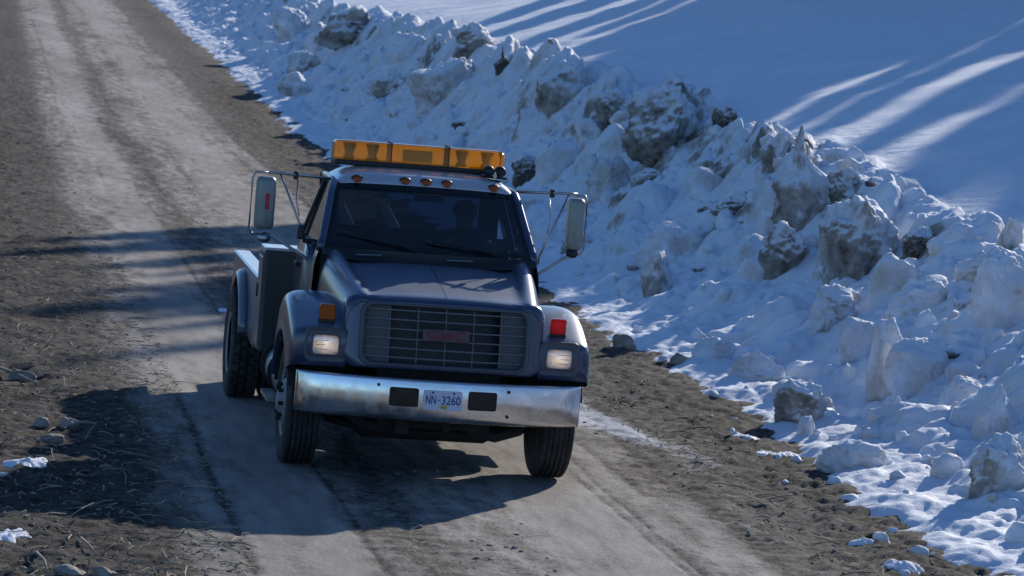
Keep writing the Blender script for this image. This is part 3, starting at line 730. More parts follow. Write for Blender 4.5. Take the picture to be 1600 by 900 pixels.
# --- light bar
lb = empty('light_bar', (0, 0, 0)); lb.parent = T
LY, LZ0, LZ1 = 1.60, 2.428, 2.588
MB().box((0, LY, 2.405), (1.47, .30, .045)).build('light_bar_base', M['black'], lb, bevel=.012)
for x in (-.52, .52): MB().box((x, LY, 2.375), (.06, .22, .05)).build('mounting_foot', M['black'], lb)
for x0, x1 in ((-.737, -.252), (-.246, .246), (.252, .737)):
    L = MB(); xs = [x0, x1]
    prof = [(-.145, LZ0), (-.145, LZ1 - .05), (-.135, LZ1 - .015), (-.11, LZ1), (.11, LZ1), (.135, LZ1 - .015), (.145, LZ1 - .05), (.145, LZ0)]
    if x0 < -.7: secs = [(x0, .86), (x0 + .012, .96), (x0 + .03, 1), (x1, 1)]
    elif x1 > .7: secs = [(x0, 1), (x1 - .03, 1), (x1 - .012, .96), (x1, .86)]
    else: secs = [(x0, 1), (x1, 1)]
    L.grid([[(x, LY + py * k, LZ0 + (pz - LZ0) * k) for py, pz in prof] for x, k in secs])
    for i in (0, -1):
        x, k = secs[i]; n = len(L.v); L.v += [(x, LY + py * k, LZ0 + (pz - LZ0) * k) for py, pz in prof]; L.f.append(tuple(range(n, n + 8)))
    L.build('amber_lens', M['amber'], lb, smooth=False, bevel=.004)
for x in (-.25, .25): MB().box((x, LY, 2.513), (.008, .295, .178)).build('divider', M['black'], lb)
for x in (-.60, -.40, .38, .60):
    MB().lathe([(2.43, .05), (2.46, .05), (2.47, .035), (2.56, .06), (2.57, .05)], (x, LY, 0), 'Z', 16).build('rotating_lamp', M['reflector'], lb, smooth=True)
MB().box((0, LY + .05, 2.49), (.26, .015, .10)).build('centre_reflector', M['reflector'], lb)
# pair of small black work lamps at the driver's corner of the roof
wk = MB().tube([(.50, 1.18, 2.385), (.72, 1.18, 2.375)], .012, 6).tube([(.55, 1.15, 2.36), (.66, 1.12, 2.35)], .010, 6).build('work_lamp_bracket', M['black'], T)
for x in (.565, .665):
    MB().lathe([(-.055, .015), (-.04, .042), (.02, .050), (.045, .050), (.047, .044), (.04, .04)], (x, 1.19, 2.43), 'Y', 14).build('work_lamp', M['black'], wk, smooth=True)
MB().tube([(.615, 1.16, 2.43), (.615, 1.16, 2.375)], .014, 6).build('lamp_stem', M['steel'], wk)

# --- mirrors on tube arms
def mirror(s):
    r = empty('side_mirror', (0, 0, 0)); r.parent = T
    X = -1.345 if s < 0 else 1.31; y0 = .98; t, b = 2.265, 1.815
    sk = -.035 * s if s < 0 else -.02
    c = Vector((X, y0, (t + b) / 2))
    yaw = R(14) if s < 0 else R(-6)
    Mz = Matrix.Rotation(yaw, 3, 'Z')
    H = MB(); hw = .085 if s < 0 else .075; hh = .225
    rr = lambda a, h, rd, dy, dx=0: [tuple(c + Mz @ Vector((u + dx, dy, v))) for u, v in rrect(a, h, rd, 5)]
    H.grid([rr(.001, .001, .0004, -.050), rr(hw * .55, hh * .85, .04, -.050), rr(hw * .8, hh * .93, .045, -.042), rr(hw * .96, hh * .985, .045, -.015), rr(hw, hh, .045, .01), rr(hw, hh, .045, .022), rr(hw * .96, hh * .98, .04, .022)], True)
    h = H.build('mirror_housing', M['mirror_back'], r, smooth=True)
    MB().grid([rr(hw * .95, hh * .97, .04, .021), rr(.001, .001, .0004, .021)], True).build('mirror_glass', M['chrome'], h)
    if s < 0:
        MB().grid([[tuple(c + Mz @ Vector((u, -.0535, v))) for u in (-.018, .018)] for v in (-.05, .085)]).build('red_sticker', M['red_decal'], h, solid=.002)
    # tube loop outside the housing
    o = hw + .045; LP = [(-s * .02, t - c.z + .03), (s * o * .8, t - c.z + .03), (s * o, t - c.z - .02), (s * o, b - c.z + .02), (s * o * .8, b - c.z - .035), (-s * .02, b - c.z - .04)]
    if s > 0: LP = [(0, t - c.z + .02), (s * hw * .9, t - c.z + .025), (s * (hw + .012), t - c.z - .02), (s * (hw + .012), b - c.z + .02), (s * hw * .8, b - c.z - .03), (0, b - c.z - .035)]
    MB().tube([tuple(c + Mz @ Vector((u, -.005, v))) for u, v in LP], .011, 8).build('mirror_loop', M['steel'], r, smooth=True)
    ti = Vector((s * 1.24, y0, t + .035)); bi = Vector((s * 1.27, y0, b - .045))
    MB().tube([c + Vector((0, 0, t - c.z + .03)), ti, Vector((s * .80, 1.12, 2.275))], .013, 8).build('upper_arm', M['steel'], r, smooth=True)
    MB().tube([ti, Vector((s * .95, .80, 1.66))], .010, 8).build('brace', M['steel'], r, smooth=True)
    MB().tube([c + Vector((0, 0, b - c.z - .035)), bi, Vector((s * .965, .74, 1.60))], .014, 8).build('lower_arm', M['steel'], r, smooth=True)
    MB().tube([Vector((s * 1.08, 1.04, 2.25)), Vector((s * 1.09, .98, 2.10)), Vector((s * 1.06, .9, 1.95))], .006, 6).build('strut', M['steel'], r, smooth=True)
    MB().box((s * 1.10, 1.035, t + .022), (.04, .05, .07)).build('clamp', M['black'], r, bevel=.008)
    # small round spot mirror under the head
    q = MB().lathe([(-.03, .01), (-.02, .05), (.0, .058), (.008, .055)], (0, 0, 0), 'Y', 18).build('spot_mirror', M['steel'] if s < 0 else M['black'], r, smooth=True)
    q.location = (X - s * .01, y0 - .01, b - .065 if s < 0 else b - .02); q.rotation_euler = (R(-20), 0, R(12)); q.scale = (1, 1, .8)
    return r
mirror(-1); mirror(1)
# black door-mounted mirror on the passenger side
MB().box((-1.045, .80, 1.83), (.07, .07, .12), taper=.8).box((-.97, .80, 1.76), (.12, .06, .04)).build('door_mirror', M['black'], T, bevel=.025, seg=3)

# --- bumper
def by(f): return -.975 + .20 * abs(f) ** 2.4 + (.05 * max(0, abs(f) - .93) / .07)
BF = np.concatenate([[-1, -.985, -.96], np.linspace(-.92, .92, 33), [.96, .985, 1]])
sec = [(.16, .845), (.02, .858), (-.0, .850), (-.006, .836), (-.0075, .70), (-.006, .572), (.012, .535), (.10, .512)]
bp = MB().grid([[(f * 1.150, by(f) + dy * (1 if True else 0), z) for f in BF] for dy, z in sec])
for s in (-1, 1):
    f = s * 1.0
    bp.grid([[(s * 1.150, by(1) + dy, z) for dy, z in sec], [(s * 1.152, by(1) + .06, z) for dy, z in sec], [(s * 1.135, by(1) + .22, z - .005) for dy, z in sec]])
bumper = bp.build('front_bumper', M['chrome'], T, smooth=True, solid=.006)
def onb(x, z, off=0): return (x, by(x / 1.15) - .0085 - off, z)
for x in (-.315, .315):
    MB().grid([[onb(x + u, .715 + v, o) for u, v in rrect(a, b, .018, 4)] for a, b, o in ((.116, .075, -.002), (.116, .075, .007), (.108, .068, .007), (.104, .064, .003), (.001, .001, .003))], True).build('tow_hole', M['frit'], bumper)
for x, z in ((-.52, .80), (.525, .80), (.525, .60)): MB().lathe([(-.004, .013), (.012, .011)], (x, by(x / 1.15) - .012, z), 'Y', 10).build('bumper_bolt', M['under'], bumper)
PZ, PX = .705, -.005
pt = MB().grid([[(PX + u, by(0) - .012 + o, PZ + v) for u, v in rrect(a, b, .015, 4)] for a, b, o in ((.155, .078, 0), (.155, .078, -.008), (.1, .03, -.0085), (.001, .001, -.0085))], True).build('number_plate', M['plate'], bumper)
PYF = by(0) - .021
def plate_word(body, x, wid):
    o = text_mesh('plate_text', body, .100, M['plate_ink'], pt, (0, 0, 0), FRONT, .0008, .0012, 1)
    xs = [v.co.x for v in o.data.vertices]; zs = [v.co.z for v in o.data.vertices]; k = wid / (max(xs) - min(xs))
    o.data.transform(Matrix.Translation((PX + x, PYF, PZ + .003)) @ Matrix.Diagonal((k, 1, .070 / (max(zs) - min(zs)), 1)) @ Matrix.Translation((-(max(xs) + min(xs)) / 2, 0, -(max(zs) + min(zs)) / 2)))
plate_word('NN', -.096, .080); plate_word('3260', .066, .150)
MB().box((PX - .033, PYF, PZ + .003), (.026, .002, .012)).build('plate_flag', M['teal'], pt)
MB().box((PX + .01, PYF, PZ - .052), (.052, .002, .026)).build('plate_decal', M['yellow'], pt)
for x in (-.085, .085): MB().lathe([(-.006, .008), (.002, .008)], (PX + x, PYF, PZ + .062), 'Y', 8).build('plate_bolt', M['under'], pt)

# --- running gear
def wheel(s, y, xc, wdt, front, lugs):
    r = empty('wheel', (0, 0, 0)); r.parent = T
    h = wdt / 2; RO = .502; prof = [(-h * .80, .285), (-h * .98, .33), (-h * 1.04, .40), (-h * .98, .462), (-h * .86, .490)]
    gr = [-.6, -.3, 0, .3, .6]
    for g in gr:
        a = g * h
        prof += [(a - .012, RO - .004), (a - .008, RO - .022), (a + .008, RO - .022), (a + .012, RO - .004)] if not lugs else [(a, RO - .02)]
    prof += [(h * .86, .490), (h * .98, .462), (h * 1.04, .40), (h * .98, .33), (h * .80, .285)]
    ty = MB().lathe(prof, (xc, y, .50), 'X', 64)
    if lugs:
        for k in range(34):
            t = 2 * math.pi * k / 34
            for j, (sx, ph) in enumerate(((-.62, 0), (-.1, .5), (.45, .1), (.78, .55))):
                tt = t + ph * 2 * math.pi / 34
                c_ = Vector((xc + sx * h, y + (RO - .006) * math.cos(tt), .50 + (RO - .006) * math.sin(tt)))
                Q = Matrix.Rotation(tt, 3, 'X'); n = len(ty.v)
                for dz in (-1, 1):
                    for dx, dr in ((-1, -1), (1, -1), (1, 1), (-1, 1)):
                        ty.v.append(tuple(c_ + Q @ Vector((dx * h * .2, dr * .020, dz * .032))))
                ty.f += [tuple(n + i for i in q) for q in ((3, 2, 1, 0), (4, 5, 6, 7), (0, 1, 5, 4), (1, 2, 6, 5), (2, 3, 7, 6), (3, 0, 4, 7))]
    ty.build('tyre', M['rubber'], r, smooth=not lugs, bevel=0)
    e = h * s
    if front: rp = [(e * .78, .288), (e * .92, .285), (e * .80, .262), (e * .62, .25), (e * .75, .20), (e * 1.0, .165), (e * 1.02, .10), (e * 1.25, .085), (e * 1.32, .06)]
    else: rp = [(e * .80, .288), (e * .92, .285), (e * .80, .262), (e * .1, .25), (-e * .3, .17), (-e * .32, .12), (e * .6, .11), (e * .66, .08)]
    rm = MB().lathe([(a, b) for a, b in rp], (xc, y, .50), 'X', 36).build('rim', M['rim'], r, smooth=True)
    for k in range(8):
        nuts = MB()
        t = 2 * math.pi * k / 8; a = (e * 1.0 if front else -e * .3)
        nuts.tube([(xc + a, y + .14 * math.cos(t), .5 + .14 * math.sin(t)), (xc + a + s * .04, y + .14 * math.cos(t), .5 + .14 * math.sin(t))], .018, 6)
        nuts.build('wheel_nut', M['under'], rm)
for s in (-1, 1):
    wheel(s, 0.0, s * 1.045, .275, True, False)
    wheel(s, 4.12, s * 1.185, .27, False, True); wheel(s, 4.12, s * .885, .25, False, False)
U = MB()
fa = MB().tube([(-.95, 0, .48), (-.66, 0, .42), (-.50, 0, .31), (.50, 0, .31), (.66, 0, .42), (.95, 0, .48)], [.05, .06, .065, .065, .06, .05], 8).build('front_axle', M['under'], T, smooth=True)
MB().tube([(-.85, -.22, .42), (-.5, -.26, .34), (.5, -.26, .34), (.85, -.22, .42)], .028, 8).build('tie_rod', M['under'], fa, smooth=True)
fm = MB()
for s in (-1, 1): fm.box((s * .43, 2.7, .72), (.09, 7.0, .22))
for y in (-.75, .9, 2.4, 4.9): fm.box((0, y, .70), (.82, .12, .16))
fm.build('chassis_frame', M['under'], T, bevel=.01)
for s in (-1, 1):
    sp = MB()
    for k in range(4): sp.tube([(s * .45, -.72 + .08 * k, .56 - .022 * k), (s * .45, 0, .43 - .022 * k), (s * .45, .72 - .08 * k, .56 - .022 * k)], .026, 6)
    sp.build('leaf_spring', M['under'], T)
    MB().tube([(s * .45, -.74, .60), (s * .45, -.80, .74)], .035, 8).build('spring_shackle', M['under'], T)
MB().box((0, .12, .66), (.46, .8, .60), taper=1.2).box((0, -.05, 1.15), (.62, .95, .45)).build('engine', M['under'], T, bevel=.04)
MB().box((0, -.60, 1.12), (1.0, .12, .60)).build('radiator', M['under'], T, bevel=.01)
MB().tube([(.18, -.60, .50), (.34, -.50, .40), (.52, -.50, .37), (.72, -.42, .42), (.80, -.1, .50)], .042, 8).build('steering_linkage', M['under'], T, smooth=True)
MB().tube([(-.72, -.55, .52), (-.55, -.55, .42), (-.30, -.52, .40), (-.1, -.5, .46)], .045, 8).box((.08, -.70, .52), (.05, .05, .20)).box((-.28, -.7, .49), (.10, .12, .20)).box((0, -.55, .47), (.9, .10, .10)).build('crossmember_bracket', M['under'], T)
MB().tube([(-1.0, 4.12, .5), (1.0, 4.12, .5)], .08, 10).lathe([(-.2, .05), (-.1, .17), (.1, .17), (.2, .05)], (0, 4.12, .5), 'X', 16).build('rear_axle', M['under'], T, smooth=True)
MB().tube([(0, .5, .75), (0, 2.2, .68), (0, 4.0, .52)], .05, 8).build('drive_shaft', M['under'], T, smooth=True)

# --- steps and tanks below the doors
for s in (-1, 1):
    tk = MB().lathe([(0, .10), (.01, .19), (.03, .205), (1.0, .205), (1.02, .19), (1.03, .10)], (s * .97, .95, .58), 'Y', 28).build('fuel_tank', M['alu'], T, smooth=True)
    for y in (1.12, 1.78): MB().lathe([(-.02, .208), (-.02, .212), (.02, .212), (.02, .208)], (s * 1.0, y, .60), 'Y', 28).build('tank_strap', M['under'], tk)
    MB().box((s * 1.08, 1.40, .365), (.24, .62, .035)).tube([(s * 1.0, 1.15, .37), (s * .6, 1.15, .62)], .02, 6).tube([(s * 1.0, 1.65, .37), (s * .6, 1.65, .62)], .02, 6).build('step', M['alu'], T)

# --- wrecker body
bd = empty('wrecker_body', (0, 0, 0)); bd.parent = T
arch = [(4.12 - .62 * math.cos(R(a)), .50 + .62 * math.sin(R(a))) for a in range(18, 163, 12)]
side = [(2.70, .66)] + [(2.70, 1.02), (2.82, 1.27), (2.95, 1.30), (5.3, 1.30), (5.55, 1.2), (5.55, .72), (4.12 + .62 * math.cos(R(18)), .70)][0:0]
outer = [(2.72, .62), (2.72, 1.22), (2.86, 1.315), (5.2, 1.315), (5.5, 1.22), (5.5, .70)]
for s in (-1, 1):
    g = MB()
    # side skin: strip between the outline top and the wheel arch
    n = 15; ang = np.linspace(14, 166, n); 
    lo = [(2.72, .62)] + [(4.12 - .64 * math.cos(R(a)), .50 + .64 * math.sin(R(a))) for a in ang] + [(5.5, .66)]
    ys = [p[0] for p in lo]
    hi = [(2.72, 1.16)] + [(max(2.76, min(5.46, 4.12 - (1.36 - .0 * i) * math.cos(R(a)))), 1.245) for i, a in enumerate(ang)] + [(5.5, 1.16)]
    rowsb = [[(s * 1.205, y, z) for y, z in lo], [(s * 1.205, a[0] * .5 + b[0] * .5, a[1] * .5 + b[1] * .5) for a, b in zip(lo, hi)], [(s * 1.20, y, z) for y, z in hi]]
    g.grid(rowsb)
    g.build('side_panel', M['paint_grey'], bd, smooth=False, solid=.02)
    MB().grid([[(s * 1.208, y, 1.247), (s * 1.19, y, 1.258), (s * 1.06, y, 1.258), (s * 1.05, y, 1.248), (s * 1.05, y, 1.0)] for y in (2.74, 2.86, 5.46)]).build('top_rail', M['roof'], bd, solid=.01)  # pale rail: its sun- and sky-lit top is put into the colour
    fl = [[(s * 1.205, 4.12 - .69 * math.cos(R(a)), .50 + .70 * math.sin(R(a))), (s * 1.25, 4.12 - .68 * math.cos(R(a)), .50 + .69 * math.sin(R(a))), (s * 1.285, 4.12 - .65 * math.cos(R(a)), .50 + .655 * math.sin(R(a))), (s * 1.285, 4.12 - .62 * math.cos(R(a)), .50 + .62 * math.sin(R(a)))] for a in np.linspace(14, 166, 20)]
    MB().grid(fl).build('wheel_flare', M['paint_grey'], bd, smooth=True, solid=.015)
    tw = MB().box((s * 1.02, 2.50, 1.08), (.36, .42, .92)).build('tool_locker', M['dark_panel'], bd, bevel=.035, seg=3)
    MB().box((s * 1.02, 2.50, 1.545), (.355, .41, .03)).build('locker_top', M['roof'], tw, bevel=.012)
    MB().box((s * 1.204, 2.50, 1.07), (.012, .34, .80)).build('locker_door', M['paint_grey'], tw, bevel=.01)
    MB().box((s * 1.213, 2.63, 1.15), (.014, .04, .12)).build('locker_latch', M['black'], tw)
    MB().tube([(s * 1.06, 2.80, 1.24), (s * 1.06, 2.80, 1.50)], .035, 8).build('stake', M['black'], bd)
    MB().tube([(s * .86, 2.40, 1.50), (s * .86, 2.40, 1.60)], .045, 8).build('beacon_socket', M['black'], bd, smooth=True)
MB().box((0, 2.36, 1.18), (1.68, .08, .62)).build('headboard', M['paint'], bd, bevel=.02)
MB().box((0, 4.1, 1.0), (2.1, 2.7, .06)).build('deck', M['under'], bd)
bo = MB()
for s in (-1, 1): bo.box((s * .22, 4.2, 1.55), (.12, 2.6, .14), rx=R(8))
bo.box((0, 3.2, 1.25), (.9, .5, .5)).build('boom', M['dark_panel'], bd, bevel=.015)
MB().tube([(-.28, 3.2, 1.62), (.28, 3.2, 1.62)], .10, 12).build('winch_drum', M['steel'], bd, smooth=True)

# ------------------------------------------------------------------ conifers up the hill (they throw the shade on slope and road)
AXV = Vector((SUN.y, -SUN.x, 0)).normalized(); ALV = Vector((SUN.x, SUN.y, 0)).normalized()
M['needles'] = simple('spruce_needles', (.045, .065, .038), .8, 0, .5, 3)
M['bark'] = simple('conifer_bark', (.10, .075, .055), .9, 0, .4, 9, .4)
def crown_mesh(h, Rr, seed, blunt):     # blunt: dense young spruce; otherwise a loose, airy top
    rd = random.Random(seed); V = []; Fc = []
    z = h * .06
    while z < h - .1:
        d = h - z; r = Rr * min(1, (d / (.7 if blunt else 2.2)) ** (.5 if blunt else .65)) * rd.uniform(.92, 1.08)
        nb = max(5, int(9 + 7 * r)) if blunt else max(4, int(3 + 4 * r))
        for k in range(nb):
            a = 2 * math.pi * (k + rd.random() * .8) / nb; L = r * rd.uniform(.8, 1.08); dr = L * rd.uniform(.25, .5)
            wd = .22 + .25 * rd.random() * r
            u = Vector((math.cos(a), math.sin(a), 0)); t = Vector((-u.y, u.x, 0))
            n = len(V)
            for f, ww, q in ((0.02, .3, .12), (.5, 1.0, -.25), (.85, .7, -.8), (1.0, .1, -1.0)):
                for sg in (-1, 1): V.append(Vector((0, 0, z + dr * q)) + u * L * f + t * sg * wd * ww + Vector((0, 0, -.08 * ww)))
            for i in range(3): Fc.append((n + 2 * i, n + 2 * i + 1, n + 2 * i + 3, n + 2 * i + 2))
        z += .27
    me = bpy.data.meshes.new('crown'); me.from_pydata([tuple(v) for v in V], [], Fc)
    return me
def ridge_b(a):
    """height, seen from the sun, of the crest of the bank"""
    Y = 10.0
    for _ in range(30):
        X = float(edge(Y)) + SC_ + .1; Y = (X * AXV.x - a) / -AXV.y
    z = float(crest(Y) + rise(np.float64(Y)))
    return z * math.cos(ELEV) - (X * ALV.x + Y * ALV.y) * math.sin(ELEV)
# (place across the sun, height above the crest line, crown radius, distance towards the sun)
TREES = [(-.95, .30, 1.25, 50), (.85, .15, 1.05, 49), (-3.02, .30, .62, 54), (-4.62, .25, .50, 51), (-5.46, .10, .42, 56), (-7.35, .35, 1.18, 52), (-9.5, .30, 1.25, 55),
         (-11.7, .35, 1.30, 58), (-14.0, .30, 1.32, 62), (-16.1, .2, 1.3, 66), (-3.9, -1.75, .75, 60), (-6.05, -1.3, .65, 61), (-2.3, -.85, .45, 58),
         (-8.4, -.2, .7, 63), (-10.6, -.2, .7, 64), (-12.9, -.2, .8, 66), (-15.1, -.2, .8, 68), (-.05, -.1, .8, 57),
         (-18.0, -.3, .62, 72), (-19.6, .1, 1.05, 70), (-22.6, .2, 1.2, 74), (-25.4, .2, 1.0, 76), 
         ]
# taller, thinner trees whose tops dapple the road and the left verge: height given along the sun's line of sight
TALL = [(-11.1, -4.6, .85, 47), (-6.75, -2.2, .55, 46), (-8.3, -2.1, .95, 48), (-12.6, -4.4, .85, 49), (-5.62, -.8, .45, 45), (-7.5, -2.6, .7, 44), (-13.7, -5.2, .6, 50), (-10.2, -4.4, .4, 46), (-9.3, -3.2, .5, 45)]
for i, (a, dtb, Rr, al) in enumerate(TREES + TALL):
    tb = ridge_b(a) + dtb if i < len(TREES) else dtb
    p = AXV * a + ALV * al
    z0 = bank_z(p.x, p.y) - .15
    # height so that the tip reaches the wanted line of sight from the sun
    h = (tb + al * math.sin(ELEV)) / math.cos(ELEV) - z0
    h = max(h, 2.5)
    t = empty('conifer', (p.x, p.y, z0))
    tag(t, 'slender dark spruce standing on the snowy hillside above the road', 'tree', 'spruces up the hillside')
    MB().tube([(0, 0, -.2), (0, 0, h * .5), (0, 0, h * .97)], [.16, .10, .02], 8).build('trunk', M['bark'], t, smooth=True)
    link_mesh('crown', crown_mesh(h, Rr, i, i < len(TREES)), M['needles'], t, False)

# ------------------------------------------------------------------ lumps on the bank
from mathutils import noise as mn
def chunk_mesh(seed, wx, wy, wz, kind, dirt, sub=4):
    rd = random.Random(seed)
    bm = bmesh.new(); bmesh.ops.create_icosphere(bm, subdivisions=sub, radius=1)
    ex = {'block': 3.8, 'flat': 3.2, 'tall': 3.2, 'round': 2.6, 'point': 2.8, 'spike': 2.6}[kind]
    Q = Euler((rd.uniform(-.35, .35), rd.uniform(-.35, .35), rd.uniform(0, 3.1))).to_matrix()
    cuts = []
    for _ in range({'block': 7, 'flat': 4, 'tall': 6, 'round': 4, 'point': 5, 'spike': 4}[kind]):
        n = Vector((rd.uniform(-1, 1), rd.uniform(-1, 1), rd.uniform(-.3, .9))).normalized(); cuts.append((n, rd.uniform(.62, .88)))
    off = Vector((rd.random() * 50, rd.random() * 50, rd.random() * 50))
    big = max(wx, wy, wz)
    amp = {'block': .20, 'flat': .18, 'tall': .17, 'round': .14, 'point': .15, 'spike': .24}[kind] * (1 + .4 * dirt)
    lay = bm.verts.layers.float.new('dirt')
    dd = Vector((rd.uniform(-.9, .2), rd.uniform(-1, -.4), rd.uniform(-.5, .1))).normalized()
    for v in bm.verts:
        p = Q @ v.co
        p = p / (abs(p.x) ** ex + abs(p.y) ** ex + abs(p.z) ** ex) ** (1 / ex)
        p = Q.inverted() @ p
        for n, d in cuts:
            e = n.dot(p) - d
            if e > 0: p = p - n * e * .92
        q = p * 1.5 + off
        k = mn.noise(q) * 1.0 + (.35 - abs(mn.noise(q * 2.1))) * .75 + mn.noise(q * 4.7) * .40 + mn.noise(q * 9.5) * .22 + mn.noise(q * 19) * .12
        p = p + p.normalized() * amp * k
        t = (p.z + 1) / 2
        if kind in ('spike', 'point'):
            if kind == 'spike': u_ = min(1, max(0, (t - .52) / .26)); sh = 1.0 - .74 * u_ * u_ * (3 - 2 * u_) - .12 * max(0, t - .8) / .2
            else: sh = 1 - .70 * max(0, t) ** 1.6
            sh = max(.05, sh); p.x *= sh; p.y *= max(.05, sh) ** .6
            if kind == 'spike': p.x -= .48 * min(1, max(0, t - .45) / .4) * (1 if wz > .3 else 0)
        v[lay] = dirt + (.20 * v.co.normalized().dot(dd) + .16 * mn.noise(q * 1.2) - .06) * (1 if dirt > .15 else .7)
        v.co = Vector((p.x * wx, p.y * wy, p.z * wz))
    me = bpy.data.meshes.new('snow_lump'); bm.to_mesh(me); bm.free()
    return me
for i, (p, cw, chh, kind, dirt, lab) in enumerate(CHP):
    bury = .22 * chh + .05
    me = chunk_mesh(100 + i, cw * .52, cw * .44, (chh + bury) / 2, kind, dirt + (.12 if dirt < .5 else .04), 5 if cw > .35 else 4)
    clod = dirt > .8
    o = link_mesh('frozen_clod' if clod else 'snow_lump', me, M['snow'])
    o.location = (p.x, p.y, p.z + (chh - bury) / 2)
    tag(o, lab, 'dirt clod' if clod else 'snow lump')
rd = random.Random(5)
def scatter_group(cnt, name, lab, cat, grp, kinds, dlo, dhi, smin, smax, place):
    pro = [chunk_mesh(700 + len(name) + k, 1, rd.uniform(.75, 1.0), rd.uniform(.6, .85), kinds[k % len(kinds)], rd.uniform(dlo, dhi), 3) for k in range(7)]
    for k in range(cnt):
        x, y = place()
        sz = (smin + (smax - smin) * rd.random() ** 2.2) / 2
        o = link_mesh(name, pro[k % 7], None); 
        if not o.data.materials: o.data.materials.append(M['snow'])
        o.location = (x, y, top_z(x, y) + sz * .25); o.scale = (sz, sz, sz); o.rotation_euler = (rd.uniform(-.3, .3), rd.uniform(-.3, .3), rd.uniform(0, 6.28))
        tag(o, lab, cat, grp)
def on_bank(lo, hi, y0=-3, y1=62):
    y = y0 + (y1 - y0) * rd.random() ** 1.6; return float(edge(y)) + rd.uniform(lo, hi), y
scatter_group(250, 'snow_lump', 'small loose white snow lump lying on the ploughed bank', 'snow lump', 'small snow lumps scattered over the bank', ['block', 'round', 'tall', 'point'], 0, .42, .10, .42, lambda: on_bank(.5, 3.6))
scatter_group(46, 'frozen_clod', 'small dirty brown frozen clod lying on the snow bank', 'dirt clod', 'small dirty clods scattered over the bank', ['block', 'flat'], .7, .95, .08, .26, lambda: on_bank(.7, 3.7))
scatter_group(46, 'snow_lump', 'crumb of snow fallen onto the muddy road shoulder', 'snow lump', 'snow crumbs along the edge of the road', ['block', 'round'], 0, .3, .04, .15, lambda: on_bank(-.7, .4, -4, 30))

# thin snow patches left on the dirt
def snow_patch(px, py, wpx, hk, lab, seed):
    p, t = unproj(px, py); r = wpx * t / FPX / 2
    rr = random.Random(seed); ph = [rr.uniform(0, 6.28) for _ in range(6)]
    V = []; Fc = []; nr, na = 9, 56
    for i in range(nr + 1):
        for k in range(na):
            a = 2 * math.pi * k / na; f = i / nr
            R_ = r * (1 + .22 * math.sin(2 * a + ph[0]) + .16 * math.sin(3 * a + ph[1]) + .12 * math.sin(5 * a + ph[2]) + .09 * math.sin(9 * a + ph[3]) + .06 * math.sin(15 * a + ph[4]))
            x = p.x + f * R_ * math.cos(a); y = p.y + f * R_ * hk * math.sin(a)
            z = max(ground_z(x, y), top_z(x, y)) + .028 * (1 - f ** 3) - .012 * f ** 3 + .014 * mn.noise(Vector((x * 7, y * 5, seed)))
            V.append((x, y, z))
    for i in range(nr):
        for k in range(na): Fc.append((i * na + k, i * na + (k + 1) % na, (i + 1) * na + (k + 1) % na, (i + 1) * na + k))
    me = bpy.data.meshes.new('snow_patch'); me.from_pydata(V, [], Fc)
    at = me.attributes.new('dirt', 'FLOAT', 'POINT'); at.data.foreach_set('value', [.12] * len(V))
    tag(link_mesh('snow_patch', me, M['snow']), lab, 'snow patch')
snow_patch(42, 730, 62, 1.3, 'white snow patch on the brown verge left of the truck shadow', 1)
snow_patch(8, 842, 70, 1.2, 'bluish snow patch in the bottom left corner', 2)
snow_patch(4, 745, 14, 1.2, 'tiny snow scrap at the left edge', 3)
snow_patch(1345, 848, 34, 1.2, 'small snow patch on the muddy shoulder, bottom right', 4)
snow_patch(1405, 888, 62, 1.3, 'larger snow patch at the bottom edge of the picture', 5)
snow_patch(1165, 684, 52, 1.5, 'thin crusty snow patch on the shoulder beside the small snowball', 6)
snow_patch(1215, 712, 60, 1.4, 'broken snow patch touching the foot of the bank', 7)
snow_patch(350, 484, 16, 2.0, 'small snow patch just behind the rear wheel', 8)
snow_patch(930, 492, 50, 2.0, 'snow patch right behind the bright sunlit fender', 9)

# ------------------------------------------------------------------ stones and litter
def stone_mat():
    m, nt, bs = mat('road_stone'); n = noise(nt, 9, 6, .6, None, 'Object')
    g = N(nt, 'ShaderNodeNewGeometry'); 
    c = ramp(nt, n, [(.3, (.16, .14, .12)), (.7, (.44, .41, .36))])
    c = mixc(nt, mth(nt, 'MULTIPLY', g.outputs['Random Per Island'], .7), c, (.17, .15, .128))
    nt.links.new(c, bs.inputs['Base Color']); bs.inputs['Roughness'].default_value = .9; return m
M['stone'] = stone_mat()
def island_mat(name, a, b):
    m, nt, bs = mat(name); g = N(nt, 'ShaderNodeNewGeometry')
    nt.links.new(mixc(nt, g.outputs['Random Per Island'], a, b), bs.inputs['Base Color']); bs.inputs['Roughness'].default_value = .85; return m
M['straw'] = island_mat('dry_stalks', (.12, .10, .07), (.50, .44, .34))
ICO = bmesh.new(); bmesh.ops.create_icosphere(ICO, subdivisions=1, radius=1)
icv = [v.co.copy() for v in ICO.verts]; icf = [tuple(v.index for v in f.verts) for f in ICO.faces]; ICO.free()
def stones(cnt, place, lo, hi):
    g = MB()
    for _ in range(cnt):
        x, y = place(); r = lo + (hi - lo) * rd.random() ** 3
        e = Euler((rd.random() * 6, rd.random() * 6, rd.random() * 6)).to_matrix(); c = Vector((x, y, ground_z(x, y) + r * .05))
        g.add([c + Vector((q.x * 1.15, q.y, q.z * .6)) for q in [e @ Vector((v.x * r * rd.uniform(.8, 1.25), v.y * r, v.z * r)) for v in icv]], icf)
    return g
def shoulder():
    q = rd.random(); y = -6 + 46 * rd.random() ** 1.8
    if q < .30: return rd.uniform(2.0, 3.6), y
    if q < .88: return rd.uniform(-4.6, -1.7), y
    return rd.uniform(-.45, .45), y
me = stones(4500, shoulder, .004, .024)
tag(me.build('gravel', M['stone'], None), kind='stuff')
